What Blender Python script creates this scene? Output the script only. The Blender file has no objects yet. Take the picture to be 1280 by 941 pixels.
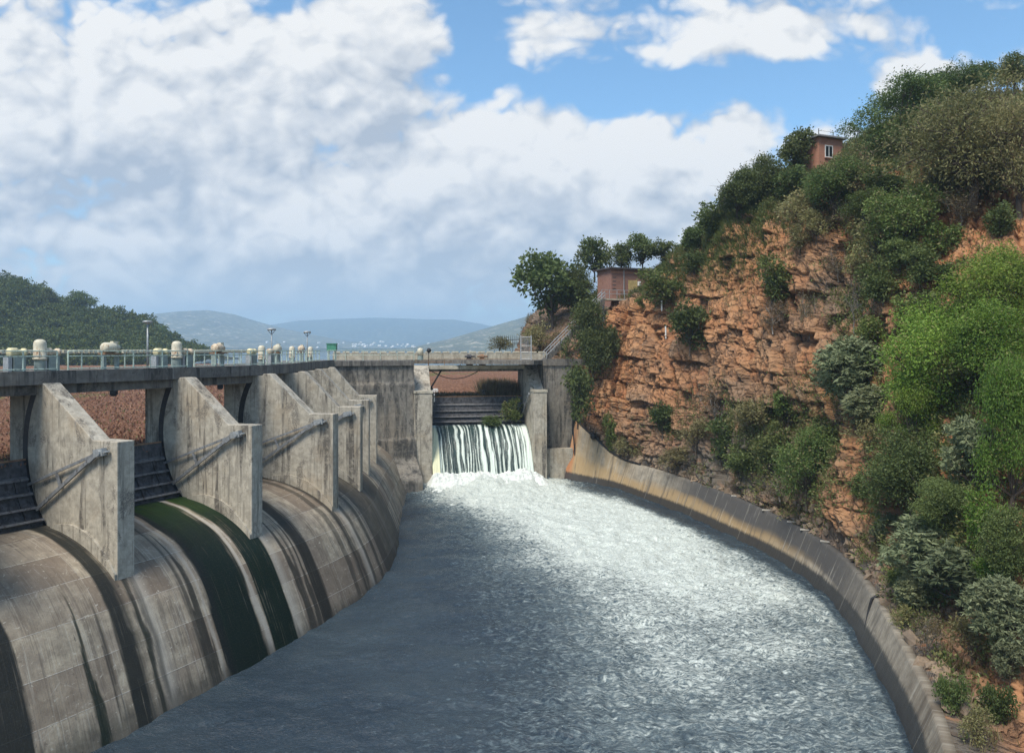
import bpy, math, random
import numpy as np
from mathutils import Vector
from mathutils.bvhtree import BVHTree

random.seed(7)
SC = bpy.context.scene
COL = SC.collection
F = 970.0
HOR = 437.5

# ------------------------------------------------------------------ basics
def at(px, py, d):
    """point seen at (px, py) of the 1280-wide photograph at forward distance d"""
    return np.array([(px - 640.0) / F * d, d, -(py - HOR) / F * d])

def tag(o, label=None, cat=None, group=None, kind=None):
    if label: o['label'] = label
    if cat: o['category'] = cat
    if group: o['group'] = group
    if kind: o['kind'] = kind
    return o

def wloc(o):
    v = np.zeros(3)
    while o is not None:
        v = v + np.array(o.location[:])
        o = o.parent
    return v

def empty(name, loc, label, cat, group=None):
    o = bpy.data.objects.new(name, None)
    o.empty_display_size = 0.3
    o.location = Vector([float(c) for c in loc])
    COL.objects.link(o)
    tag(o, label, cat, group)
    return o

def mesh_data(name, V, faces, mat, attrs=None, smooth=False):
    V = np.asarray(V, dtype=np.float32)
    me = bpy.data.meshes.new(name)
    if isinstance(faces, np.ndarray):
        n, k = faces.shape
        me.vertices.add(len(V)); me.vertices.foreach_set('co', V.ravel())
        me.loops.add(n * k); me.loops.foreach_set('vertex_index', faces.ravel().astype(np.int32))
        me.polygons.add(n)
        me.polygons.foreach_set('loop_start', (np.arange(n) * k).astype(np.int32))
        me.update(calc_edges=True)
        me.validate()
    else:
        me.from_pydata([tuple(map(float, v)) for v in V], [], faces)
        me.update()
    if smooth:
        me.polygons.foreach_set('use_smooth', np.ones(len(me.polygons), dtype=bool))
    for k, a in (attrs or {}).items():
        at_ = me.attributes.new(k, 'FLOAT', 'POINT')
        at_.data.foreach_set('value', np.asarray(a, dtype=np.float32))
    if mat is not None: me.materials.append(mat)
    return me

def obj(name, V, faces, mat, parent=None, attrs=None, smooth=False, origin=None):
    V = np.asarray(V, dtype=np.float64)
    if parent is not None:
        V = V - wloc(parent)
    elif origin is not None:
        V = V - np.asarray(origin)
    o = bpy.data.objects.new(name, mesh_data(name, V, faces, mat, attrs, smooth))
    COL.objects.link(o)
    if parent is not None: o.parent = parent
    elif origin is not None: o.location = Vector([float(c) for c in origin])
    return o

class MB:
    def __init__(s): s.v = []; s.f = []
    def add(s, V, Fs):
        b = len(s.v)
        s.v.extend([tuple(map(float, p)) for p in V])
        s.f.extend([tuple(int(i) + b for i in f) for f in Fs])
        return s
    def prism(s, poly, w):
        """poly: closed list of 3d points; w: extrusion vector"""
        n = len(poly); w = np.asarray(w, float)
        A = [np.asarray(p, float) for p in poly]; B = [p + w for p in A]
        fs = [tuple(range(n))[::-1], tuple(range(n, 2 * n))]
        fs += [(i, (i + 1) % n, n + (i + 1) % n, n + i) for i in range(n)]
        return s.add(A + B, fs)
    def beam(s, p, q, w, h, up=(0, 0, 1)):
        p = np.asarray(p, float); q = np.asarray(q, float)
        d = q - p; d = d / np.linalg.norm(d); up = np.asarray(up, float)
        r = np.cross(d, up)
        if np.linalg.norm(r) < 1e-4: r = np.cross(d, (1, 0, 0))
        r = r / np.linalg.norm(r); u = np.cross(r, d)
        r = r * w / 2; u = u * h / 2
        return s.prism([p - r - u, p + r - u, p + r + u, p - r + u], q - p)
    def box(s, c, sx, sy, sz, ang=0.0):
        """box with base centre c"""
        c = np.asarray(c, float); ca, sa = math.cos(ang), math.sin(ang)
        ex = np.array([ca, sa, 0]) * sx / 2; ey = np.array([-sa, ca, 0]) * sy / 2
        return s.prism([c - ex - ey, c + ex - ey, c + ex + ey, c - ex + ey], (0, 0, sz))
    def tube(s, pts, r, n=7, cap=True):
        pts = [np.asarray(p, float) for p in pts]
        rs = r if hasattr(r, '__len__') else [r] * len(pts)
        V = []
        prev = None
        for i, p in enumerate(pts):
            d = pts[min(i + 1, len(pts) - 1)] - pts[max(i - 1, 0)]
            d = d / (np.linalg.norm(d) + 1e-9)
            if prev is None:
                ref = np.array([0, 0, 1.0]) if abs(d[2]) < 0.9 else np.array([1.0, 0, 0])
            else: ref = prev
            a = np.cross(d, ref); a = a / (np.linalg.norm(a) + 1e-9); b = np.cross(a, d); prev = b
            for k in range(n):
                t = 2 * math.pi * k / n
                V.append(p + (a * math.cos(t) + b * math.sin(t)) * rs[i])
        fs = []
        for i in range(len(pts) - 1):
            for k in range(n):
                k2 = (k + 1) % n
                fs.append((i * n + k, i * n + k2, (i + 1) * n + k2, (i + 1) * n + k))
        if cap:
            fs.append(tuple(range(n))[::-1]); fs.append(tuple((len(pts) - 1) * n + k for k in range(n)))
        return s.add(V, fs)
    def lathe(s, c, prof, n=14, axis=(0, 0, 1)):
        ax = np.asarray(axis, float); ax = ax / np.linalg.norm(ax); c = np.asarray(c, float)
        return s.tube([c + ax * h for r, h in prof], [max(r, 1e-3) for r, h in prof], n)
    def build(s, name, mat, parent=None, smooth=False, origin=None):
        return obj(name, np.array(s.v), s.f, mat, parent, None, smooth, origin)

def grid_faces(nu, nv):
    i = np.arange(nu - 1)[:, None] * nv + np.arange(nv - 1)[None, :]
    return np.stack([i, i + nv, i + nv + 1, i + 1], -1).reshape(-1, 4)

def catmull(P, n):
    """P: (k, ...) control rows; n samples in all, chord-less uniform parameter"""
    P = np.asarray(P, float); k = len(P)
    t = np.linspace(0, k - 1, n); i = np.clip(np.floor(t).astype(int), 0, k - 2); f = t - i
    shp = (n,) + (1,) * (P.ndim - 1); f = f.reshape(shp)
    def g(j):
        lo = 2 * P[0] - P[1]; hi = 2 * P[-1] - P[-2]
        E = np.concatenate([lo[None], P, hi[None]], 0)
        return E[j + 1]
    p0, p1, p2, p3 = g(i - 1), g(i), g(i + 1), g(i + 2)
    return 0.5 * (2 * p1 + (p2 - p0) * f + (2 * p0 - 5 * p1 + 4 * p2 - p3) * f ** 2 + (3 * p1 - p0 - 3 * p2 + p3) * f ** 3)

def smooth01(x, a, b):
    t = np.clip((x - a) / (b - a), 0, 1); return t * t * (3 - 2 * t)

# ------------------------------------------------------------------ numpy noise
def _h(ix, iy, iz, s):
    n = (ix.astype(np.int64) * 374761393 + iy.astype(np.int64) * 668265263 + iz.astype(np.int64) * 2147483647 + s * 974634541) & 0xffffffff
    n = ((n ^ (n >> 13)) * 1274126177) & 0xffffffff
    n = ((n ^ (n >> 16)) * 2246822519) & 0xffffffff
    n = n ^ (n >> 15)
    return (n & 0xffffff).astype(np.float64) / 0xffffff

def vnoise(P, s=0):
    i = np.floor(P).astype(np.int64); f = P - i; f = f * f * (3 - 2 * f)
    r = 0
    for a in (0, 1):
        for b in (0, 1):
            for c in (0, 1):
                w = (f[..., 0] if a else 1 - f[..., 0]) * (f[..., 1] if b else 1 - f[..., 1]) * (f[..., 2] if c else 1 - f[..., 2])
                r = r + w * _h(i[..., 0] + a, i[..., 1] + b, i[..., 2] + c, s)
    return r

def fbm(P, o=4, s=0, g=0.5):
    r = 0; a = 1; t = 0; P = np.asarray(P, float)
    for k in range(o):
        r = r + a * vnoise(P + 17.3 * k, s + k); t += a; a *= g; P = P * 2.03
    return r / t

def worley(P, s=0):
    """F1, F2, random value of the nearest cell"""
    i = np.floor(P).astype(np.int64)
    f1 = np.full(P.shape[:-1], 9.0); f2 = f1.copy(); rv = np.zeros(P.shape[:-1])
    for a in (-1, 0, 1):
        for b in (-1, 0, 1):
            for c in (-1, 0, 1):
                x, y, z = i[..., 0] + a, i[..., 1] + b, i[..., 2] + c
                cx = x + _h(x, y, z, s); cy = y + _h(x, y, z, s + 11); cz = z + _h(x, y, z, s + 23)
                d = np.sqrt((P[..., 0] - cx) ** 2 + (P[..., 1] - cy) ** 2 + (P[..., 2] - cz) ** 2)
                nr = d < f1
                f2 = np.where(nr, f1, np.minimum(f2, d))
                rv = np.where(nr, _h(x, y, z, s + 37), rv)
                f1 = np.minimum(f1, d)
    return f1, f2, rv

# ------------------------------------------------------------------ material helpers
class NT:
    def __init__(s, name, world=False):
        if world: s.t = world
        else:
            m = bpy.data.materials.new(name); m.use_nodes = True; s.m = m; s.t = m.node_tree
            s.t.nodes.clear()
    def n(s, typ, ins=None, **props):
        nd = s.t.nodes.new(typ)
        for k, v in props.items(): setattr(nd, k, v)
        for k, v in (ins or {}).items():
            sk = nd.inputs[k]
            if isinstance(v, bpy.types.NodeSocket): s.t.links.new(v, sk)
            else: sk.default_value = v
        return nd
    def math(s, op, a, b=None, c=None, clamp=False):
        ins = {0: a}
        if b is not None: ins[1] = b
        if c is not None: ins[2] = c
        return s.n('ShaderNodeMath', ins, operation=op, use_clamp=clamp).outputs[0]
    def vmath(s, op, a, b=None):
        ins = {0: a}
        if b is not None: ins[1] = b
        nd = s.n('ShaderNodeVectorMath', ins, operation=op)
        return nd.outputs['Value'] if op in ('DOT_PRODUCT', 'LENGTH') else nd.outputs['Vector']
    def mix(s, fac, a, b, blend='MIX'):
        nd = s.t.nodes.new('ShaderNodeMix'); nd.data_type = 'RGBA'; nd.blend_type = blend
        for sk, v in ((nd.inputs['Factor'], fac), (nd.inputs[6], a), (nd.inputs[7], b)):
            if isinstance(v, bpy.types.NodeSocket): s.t.links.new(v, sk)
            elif hasattr(v, '__len__') and len(v) == 3: sk.default_value = (*v, 1)
            else: sk.default_value = v
        return nd.outputs[2]
    def mr(s, v, a, b, c=0.0, d=1.0, smooth=True):
        nd = s.n('ShaderNodeMapRange', {'Value': v, 'From Min': a, 'From Max': b, 'To Min': c, 'To Max': d})
        if smooth: nd.interpolation_type = 'SMOOTHSTEP'
        return nd.outputs[0]
    def noise(s, vec, scale, detail=4, rough=0.55, dist=0.0, out='Fac'):
        return s.n('ShaderNodeTexNoise', {'Vector': vec, 'Scale': scale, 'Detail': detail, 'Roughness': rough, 'Distortion': dist}).outputs[out]
    def scl(s, vec, xyz):
        return s.vmath('MULTIPLY', vec, xyz)
    def coord(s, which='Object'): return s.n('ShaderNodeTexCoord').outputs[which]
    def attr(s, name): return s.n('ShaderNodeAttribute', attribute_name=name).outputs['Fac']
    def bump(s, h, strength=0.5, dist=0.1):
        return s.n('ShaderNodeBump', {'Height': h, 'Strength': strength, 'Distance': dist}).outputs[0]
    def finish(s, color, rough=0.8, normal=None, spec=0.3, metal=0.0):
        ins = {'Base Color': color, 'Roughness': rough, 'Metallic': metal, 'Specular IOR Level': spec}
        if isinstance(color, tuple) and len(color) == 3: ins['Base Color'] = (*color, 1)
        if normal is not None: ins['Normal'] = normal
        p = s.n('ShaderNodeBsdfPrincipled', ins)
        s.n('ShaderNodeOutputMaterial', {'Surface': p.outputs[0]})
        return s.m

def plain(name, col, rough=0.6, metal=0.0, var=0.25, scale=3.0, stain=None):
    t = NT(name); co = t.coord()
    n = t.noise(co, scale, 5, 0.6)
    c = t.mix(t.mr(n, 0.3, 0.7), tuple(x * (1 - var) for x in col), tuple(min(1, x * (1 + var)) for x in col))
    if stain:
        n2 = t.noise(t.scl(co, (1, 1, 0.3)), scale * 1.7, 5, 0.65)
        c = t.mix(t.mr(n2, 0.54, 0.66), c, stain)
    return t.finish(c, rough, t.bump(n, 0.2, 0.02), 0.3, metal)

def concrete(name, light=(0.42, 0.39, 0.335), dark=(0.07, 0.066, 0.062), streak=0.5, tan=0.3, tanc=(0.36, 0.27, 0.17), lift=1.5, sx=1.3):
    t = NT(name); co = t.n('ShaderNodeNewGeometry').outputs['Position']
    big = t.noise(co, 0.35, 4, 0.55)
    st = t.noise(t.scl(co, (sx, sx, 0.10)), 1.0, 6, 0.62, 0.2)
    st2 = t.noise(t.scl(co, (sx * 3.2, sx * 3.2, 0.16)), 1.0, 5, 0.6)
    mid = t.noise(co, 2.2, 6, 0.7)
    fine = t.noise(co, 14, 4, 0.6)
    c = t.mix(t.mr(mid, 0.3, 0.72), tuple(x * 0.68 for x in light), tuple(x * 1.15 for x in light))
    c = t.mix(t.math('MULTIPLY', t.mr(big, 0.5, 0.68), tan), c, tanc)
    k = t.math('MULTIPLY', t.mr(st, 0.62 - 0.16 * streak, 0.70 - 0.12 * streak), t.mr(mid, 0.34, 0.55))
    blot = t.math('MULTIPLY', t.mr(t.noise(t.scl(co, (1, 1, 0.45)), 0.9, 8, 0.74, 0.6), 0.53, 0.60), t.mr(fine, 0.35, 0.55))
    c = t.mix(t.math('MULTIPLY', blot, min(0.9, 0.5 + 0.5 * streak)), c, tuple(x * 1.6 for x in dark))
    c = t.mix(t.math('MULTIPLY', k, 0.9), c, dark)
    k2 = t.math('MULTIPLY', t.mr(st2, 0.57, 0.65), 0.6 * min(1, streak + 0.3))
    c = t.mix(k2, c, tuple(x * 1.5 for x in dark))
    pale = t.math('MULTIPLY', t.mr(st2, 0.40, 0.30), 0.3)
    c = t.mix(pale, c, (0.50, 0.48, 0.43))
    # horizontal lift joints of the formwork
    z = t.n('ShaderNodeSeparateXYZ', {0: co}).outputs[2]
    zz = t.math('ADD', z, t.math('MULTIPLY', mid, 0.08))
    fr = t.math('FRACT', t.math('DIVIDE', zz, lift))
    ln = t.mr(t.math('ABSOLUTE', t.math('SUBTRACT', fr, 0.5)), 0.012, 0.0)
    ln = t.math('MULTIPLY', ln, t.mr(big, 0.35, 0.6))
    c = t.mix(t.math('MULTIPLY', ln, 0.45), c, (0.46, 0.44, 0.39))
    c = t.mix(t.math('MULTIPLY', t.mr(fine, 0.45, 0.75), 0.25), c, tuple(x * 0.5 for x in light))
    h = t.math('ADD', t.math('MULTIPLY', mid, 0.6), t.math('MULTIPLY', fine, 0.25))
    return t.finish(c, 0.88, t.bump(h, 0.5, 0.05), 0.25)

def leafmat(name, a, b, transl=0.3, rough=0.55, dry=None):
    t = NT(name)
    g = t.n('ShaderNodeNewGeometry')
    r = g.outputs['Random Per Island']
    n = t.noise(t.coord(), 0.9, 3, 0.6)
    f = t.math('ADD', t.math('MULTIPLY', r, 0.45), t.math('MULTIPLY', t.mr(n, 0.3, 0.7), 0.55))
    c = t.mix(f, a, b)
    if dry is not None:
        c = t.mix(t.mr(r, 0.86, 0.93), c, dry)
    orr = t.n('ShaderNodeObjectInfo').outputs['Random']
    c = t.n('ShaderNodeHueSaturation', {'Hue': t.mr(orr, 0, 1, 0.485, 0.515), 'Value': t.mr(t.math('FRACT', t.math('MULTIPLY', orr, 7.31)), 0, 1, 0.78, 1.2), 'Color': c}).outputs[0]
    p = t.n('ShaderNodeBsdfPrincipled', {'Base Color': c, 'Roughness': rough, 'Specular IOR Level': 0.3})
    tr = t.n('ShaderNodeBsdfTranslucent', {'Color': c})
    mx = t.n('ShaderNodeMixShader', {0: transl, 1: p.outputs[0], 2: tr.outputs[0]})
    t.n('ShaderNodeOutputMaterial', {'Surface': mx.outputs[0]})
    return t.m

# ------------------------------------------------------------------ materials
def earth(name, a, b, scale=0.6, bump=0.3):
    t = NT(name); co = t.coord()
    n = t.noise(co, scale, 8, 0.65); n2 = t.noise(co, scale * 9, 5, 0.65)
    c = t.mix(t.mr(n, 0.3, 0.7), a, b)
    c = t.mix(t.math('MULTIPLY', t.mr(n2, 0.5, 0.75), 0.4), c, tuple(x * 0.5 for x in a))
    return t.finish(c, 0.95, t.bump(n2, bump, 0.1), 0.1)
M = {}
M['conc_pier'] = concrete('pier_concrete', (0.465, 0.425, 0.35), (0.085, 0.076, 0.066), streak=0.55, tan=0.35)
M['rubble'] = earth('grey_brown_rubble', (0.15, 0.118, 0.09), (0.29, 0.215, 0.15), 0.8)
M['conc_dark'] = concrete('dark_concrete', (0.23, 0.212, 0.182), (0.045, 0.044, 0.042), streak=1.0, tan=0.2, sx=0.9)
M['conc_deck'] = concrete('deck_concrete', (0.19, 0.175, 0.155), (0.05, 0.047, 0.044), streak=0.7, tan=0.2, lift=50)
M['conc_cream'] = concrete('cream_concrete', (0.50, 0.46, 0.37), (0.16, 0.14, 0.11), streak=0.25, tan=0.35, lift=60)
M['steel_dark'] = plain('dark_gate_steel', (0.062, 0.062, 0.068), 0.65, 0.0, 0.5, 2.5, stain=(0.022, 0.020, 0.020))
M['steel_edge'] = plain('worn_gate_steel', (0.13, 0.13, 0.135), 0.6, 0.0, 0.35, 3.0, stain=(0.06, 0.05, 0.045))
M['steel_rust'] = plain('rusty_steel', (0.22, 0.13, 0.075), 0.75, 0.0, 0.35, 4)
M['steel_arm'] = plain('grey_painted_steel', (0.24, 0.25, 0.26), 0.5, 0.2, 0.25, 4, stain=(0.10, 0.09, 0.085))
M['steel_black'] = plain('black_steel', (0.03, 0.03, 0.032), 0.5, 0.2, 0.3, 4)
M['rail'] = plain('grey_green_rail_paint', (0.50, 0.59, 0.50), 0.5, 0.1, 0.2, 5, stain=(0.16, 0.16, 0.14))
M['galv'] = plain('galvanised_steel', (0.36, 0.38, 0.39), 0.45, 0.35, 0.2, 5)
M['cream_paint'] = plain('cream_paint', (0.58, 0.54, 0.42), 0.55, 0.0, 0.12, 4, stain=(0.42, 0.30, 0.19))
M['rust_cream'] = plain('rusted_cream_paint', (0.60, 0.50, 0.37), 0.65, 0.0, 0.25, 5, stain=(0.32, 0.16, 0.08))
M['yellow_paint'] = plain('faded_yellow_paint', (0.66, 0.59, 0.36), 0.55, 0.0, 0.2, 4)
M['cabinet'] = plain('grey_green_cabinet_paint', (0.25, 0.30, 0.28), 0.55, 0.0, 0.15, 4)
M['green_paint'] = plain('green_paint', (0.07, 0.24, 0.16), 0.5, 0.0, 0.2, 4)
M['white_paint'] = plain('white_paint', (0.75, 0.75, 0.72), 0.5, 0.0, 0.08, 4)
M['wood_pale'] = plain('weathered_wood', (0.42, 0.39, 0.34), 0.8, 0.0, 0.25, 6)
M['rubber'] = plain('black_rubber', (0.018, 0.018, 0.02), 0.5, 0.0, 0.2, 6)
M['glass'] = plain('dark_window_glass', (0.02, 0.025, 0.03), 0.08, 0.0, 0.1, 2)
M['roof'] = plain('dark_roof_sheet', (0.07, 0.06, 0.06), 0.6, 0.0, 0.3, 3)
M['roof_grey'] = plain('grey_roof_sheet', (0.22, 0.22, 0.22), 0.6, 0.0, 0.2, 3)
M['door_yellow'] = plain('ochre_door_paint', (0.48, 0.36, 0.16), 0.6, 0.0, 0.2, 3)
M['bark'] = plain('bark', (0.085, 0.065, 0.05), 0.9, 0.0, 0.35, 6)
M['bark_grey'] = plain('grey_bark', (0.22, 0.20, 0.18), 0.9, 0.0, 0.3, 6)

def brick(name, c1, c2, mortar):
    t = NT(name); co = t.coord()
    s = t.n('ShaderNodeSeparateXYZ', {0: co})
    u = t.math('ADD', s.outputs[0], s.outputs[1])
    v = t.n('ShaderNodeCombineXYZ', {0: u, 1: s.outputs[2], 2: 0.0}).outputs[0]
    b = t.n('ShaderNodeTexBrick', {'Vector': v, 'Color1': (*c1, 1), 'Color2': (*c2, 1), 'Mortar': (*mortar, 1), 'Scale': 1.0, 'Mortar Size': 0.012, 'Brick Width': 0.26, 'Row Height': 0.095})
    n = t.noise(co, 1.3, 5, 0.65)
    c = t.mix(t.math('MULTIPLY', t.mr(n, 0.5, 0.75), 0.5), b.outputs[0], tuple(x * 0.5 for x in c1))
    return t.finish(c, 0.9, t.bump(b.outputs[1], -0.3, 0.02), 0.2)
M['brick_dark'] = brick('dark_red_brick', (0.24, 0.095, 0.07), (0.30, 0.13, 0.09), (0.30, 0.25, 0.21))
M['brick_orange'] = brick('orange_red_brick', (0.40, 0.155, 0.095), (0.46, 0.20, 0.125), (0.40, 0.28, 0.21))

M['leaf_bright'] = leafmat('bright_green_leaves', (0.075, 0.150, 0.018), (0.28, 0.40, 0.070), 0.38, dry=(0.26, 0.27, 0.09))
M['leaf_mid'] = leafmat('mid_green_leaves', (0.062, 0.102, 0.024), (0.200, 0.255, 0.070), 0.34, dry=(0.22, 0.19, 0.09))
M['leaf_dark'] = leafmat('dark_green_leaves', (0.052, 0.080, 0.022), (0.185, 0.225, 0.074), 0.34)
M['leaf_dense'] = leafmat('deep_green_leaves', (0.050, 0.086, 0.024), (0.175, 0.225, 0.075), 0.28)
M['leaf_grey'] = leafmat('grey_green_leaves', (0.080, 0.110, 0.048), (0.31, 0.34, 0.195), 0.25, 0.7)
M['leaf_olive'] = leafmat('olive_leaves', (0.125, 0.125, 0.046), (0.34, 0.305, 0.140), 0.3, dry=(0.20, 0.15, 0.08))
M['leaf_dry'] = leafmat('dry_brown_leaves', (0.085, 0.075, 0.040), (0.23, 0.18, 0.105), 0.25)
M['leaf_far'] = leafmat('far_wood_leaves', (0.036, 0.066, 0.016), (0.215, 0.250, 0.062), 0.32)
M['leaf_weed'] = leafmat('weed_leaves', (0.15, 0.078, 0.050), (0.36, 0.215, 0.14), 0.2, dry=(0.15, 0.17, 0.06))
M['grass_dry'] = leafmat('dry_grass_blades', (0.13, 0.12, 0.045), (0.30, 0.24, 0.115), 0.3)
M['grass_green'] = leafmat('green_grass_blades', (0.055, 0.085, 0.022), (0.15, 0.18, 0.05), 0.3)

def rockmat():
    t = NT('orange_quartzite_rock'); co = t.coord()
    n1 = t.noise(co, 0.09, 4, 0.6)
    n2 = t.noise(co, 0.5, 6, 0.65, 0.4)
    n3 = t.noise(t.scl(co, (0.9, 0.9, 2.2)), 0.8, 6, 0.7)
    n4 = t.noise(co, 6, 6, 0.7)
    cell = t.attr('blk')
    c = t.mix(t.mr(n2, 0.3, 0.7), (0.31, 0.116, 0.050), (0.44, 0.212, 0.100))
    c = t.mix(t.math('MULTIPLY', cell, 0.65), c, (0.46, 0.280, 0.150))
    c = t.mix(t.math('MULTIPLY', t.mr(cell, 0.25, 0.0), 0.6), c, (0.19, 0.085, 0.048))
    c = t.mix(t.math('MULTIPLY', t.mr(n3, 0.52, 0.72), 0.75), c, (0.20, 0.112, 0.072))
    # greyer, browner weathering in large areas
    c = t.mix(t.math('MULTIPLY', t.mr(n1, 0.5, 0.66), 0.75), c, (0.20, 0.150, 0.108))
    lat = t.n('ShaderNodeCombineXYZ', {0: t.attr('jx'), 1: t.attr('jz'), 2: 0.0}).outputs[0]
    lat = t.vmath('ADD', lat, t.scl(t.vmath('SUBTRACT', t.noise(co, 1.2, 4, 0.6, out='Color'), (0.5, 0.5, 0.5)), (0.45, 0.45, 0)))
    j1 = t.n('ShaderNodeTexVoronoi', {'Vector': t.scl(lat, (1.05, 0.55, 1)), 'Scale': 1.0, 'Randomness': 0.8}, feature='DISTANCE_TO_EDGE').outputs[0]
    j2 = t.n('ShaderNodeTexVoronoi', {'Vector': t.scl(lat, (2.7, 1.7, 1)), 'Scale': 1.0, 'Randomness': 0.85}, feature='DISTANCE_TO_EDGE').outputs[0]
    crk = t.math('MAXIMUM', t.math('MULTIPLY', t.mr(j1, 0.055, 0.008), t.mr(n2, 0.36, 0.5)), t.math('MULTIPLY', t.mr(j2, 0.06, 0.01), t.mr(n3, 0.44, 0.6)))
    dirt = t.attr('dirt')
    c = t.mix(t.math('MULTIPLY', dirt, t.mr(n2, 0.25, 0.5)), c, (0.135, 0.118, 0.098))
    c = t.mix(t.math('MULTIPLY', t.mr(n4, 0.55, 0.78), 0.5), c, (0.085, 0.058, 0.042))
    c = t.mix(t.math('MULTIPLY', t.mr(n4, 0.42, 0.28), 0.4), c, (0.46, 0.31, 0.20))
    c = t.mix(t.math('MULTIPLY', t.attr('green'), t.mr(n3, 0.3, 0.55)), c, (0.085, 0.095, 0.035))
    n5 = t.noise(t.scl(co, (1.3, 1.3, 4.2)), 1.6, 7, 0.72)
    c = t.mix(t.math('MULTIPLY', crk, 0.55), c, (0.075, 0.05, 0.036))
    h = t.math('ADD', t.math('MULTIPLY', n4, 0.4), t.math('MULTIPLY', n3, 0.5))
    h = t.math('SUBTRACT', h, t.math('MULTIPLY', crk, 1.3))
    h = t.math('ADD', h, t.math('MULTIPLY', n5, 0.7))
    return t.finish(c, 0.92, t.bump(h, 0.8, 0.18), 0.15)
M['rock'] = rockmat()

M['soil'] = earth('valley_soil', (0.10, 0.09, 0.06), (0.17, 0.14, 0.09))
M['hill_soil'] = earth('wooded_hill_soil', (0.03, 0.04, 0.018), (0.06, 0.06, 0.03), 0.05)

def farhill(name, veg, pale, amt):
    t = NT(name); co = t.coord()
    n = t.noise(t.scl(co, (1, 0.5, 1.5)), 0.004, 8, 0.68); n2 = t.noise(co, 0.03, 6, 0.7)
    c = t.mix(t.mr(n, 0.35, 0.65), veg, tuple(x * 1.7 for x in veg))
    c = t.mix(t.math('MULTIPLY', t.mr(n2, 0.52, 0.66), amt), c, pale)
    return t.finish(c, 0.95, None, 0.05)
M['hill_green'] = farhill('far_hill_scrub', (0.035, 0.045, 0.022), (0.34, 0.28, 0.20), 0.6)
M['hill_pale'] = farhill('far_hill_grass', (0.075, 0.078, 0.042), (0.50, 0.43, 0.32), 0.75)
# ================================================================== SPILLWAY
# far front corner of every pier along the curved weir, and the angle of the weir axis there (degrees from straight ahead)
PP = np.array([(-37.6, 20.9), (-31.2, 28.2), (-25.4, 35.6), (-21.2, 43.6), (-17.0, 52.9), (-13.9, 62.2), (-13.5, 70.2), (-14.5, 79.2), (-15.2, 87.6), (-15.9, 98.5)])
AN = np.radians([44, 38, 31, 25, 21, 10, 0, -5, -5, -4])
NP_ = len(PP)
def axis_dir(a): return np.array([np.sin(a), np.cos(a), 0.0])
def norm_dir(a): return np.array([np.cos(a), -np.sin(a), 0.0])
P3 = np.concatenate([PP, np.zeros((NP_, 1))], 1)
APEX = [5.8, 5.8, 6.0, 6.3, 5.7, 5.4, 5.0, 4.8, 4.7]
TH = 1.1
ORD = ['', '', 'nearest', 'second nearest', 'third', 'fourth', 'fifth', 'sixth']

def fr(i, t, m, z):
    """frame of pier i: t along the axis (away), m upstream, z up"""
    a = AN[i]
    return P3[i] + axis_dir(a) * t - norm_dir(a) * m + np.array([0, 0, z])

# --- overflow weir (one curved mesh)
prof = np.array([(11.0, -13.0), (9.0, -11.2), (7.6, -10.45), (6.2, -10.2), (5.0, -10.3), (3.7, -10.6), (1.9, -11.3), (0.3, -12.35), (-0.9, -13.7), (-1.8, -15.4), (-2.6, -17.2), (-3.25, -18.9), (-4.0, -21.2)])
NU, NV = 1100, 90
cp = catmull(P3, NU); ca = catmull(AN, NU)
pv = catmull(prof, NV)
W = cp[:, None, :] - np.stack([np.cos(ca), -np.sin(ca), np.zeros(NU)], -1)[:, None, :] * pv[None, :, 0:1]
W = W + np.array([0, 0, 1.0]) * pv[None, :, 1:2]
seg = np.concatenate([[0], np.cumsum(np.linalg.norm(np.diff(cp, axis=0), axis=1))])
sl = np.concatenate([[0], np.cumsum(np.linalg.norm(np.diff(pv, axis=0), axis=1))])
U2 = np.repeat(seg[:, None], NV, 1); V2 = np.repeat(sl[None, :], NU, 0)
# where the wet bands meet the water: found from the foot line
foot = W[:, 80]; fpx = foot[:, 0] / foot[:, 1] * F + 640
def u_of(px): return float(np.interp(px, fpx[200:], seg[200:]))
wob = (fbm(np.stack([U2 * 0.25, V2 * 0.55, 0 * U2], -1), 3, 5) - 0.5) * 0.35 + (fbm(np.stack([U2 * 5.0, V2 * 0.16, 0 * U2], -1), 4, 6, 0.65) - 0.5) * 0.55
wet = np.zeros_like(U2); green = np.zeros_like(U2); pale = np.zeros_like(U2)
def band(arr, p0, p1, amt, soft=0.18, v0=-1, lean=0.0):
    a, b = u_of(p0), u_of(p1); soft = soft * 0.5
    uu = U2 + wob + lean * (sl[-1] - V2)
    k = smooth01(uu, a - soft, a + soft) * (1 - smooth01(uu, b - soft, b + soft))
    if v0 > 0:
        tp = 0.08 + 0.92 * smooth01(V2, v0 - 0.5, sl[-12]); cc = (a + b) / 2; hw_ = np.maximum((b - a) / 2 * tp, 0.03)
        k = (1 - smooth01(np.abs(uu - cc), hw_ - soft * 0.5, hw_ + soft * 0.5)) * smooth01(V2, v0, v0 + 0.8)
    np.maximum(arr, k * amt, out=arr)
band(wet, -30, 44, 0.95, 0.12)
band(green, 124, 133, 0.9, 0.08, 11.2)
band(wet, 170, 187, 0.95); band(wet, 199, 207, 0.8, 0.1); band(green, 199, 206, 0.5, 0.1, 10)
band(wet, 209, 216, 0.6, 0.3)
band(wet, 262, 275, 0.85, 0.1, 9.5); band(pale, 276, 280, 0.7, 0.06)
band(wet, 284, 331, 1.0, 0.16); band(green, 292, 331, 0.8, 0.5); band(green, 340, 370, 1.0, 0.16); band(pale, 332.5, 338.5, 0.9, 0.05)
band(wet, 385, 392, 0.8, 0.08, 9); band(wet, 396, 400, 0.8, 0.06, 10)
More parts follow.
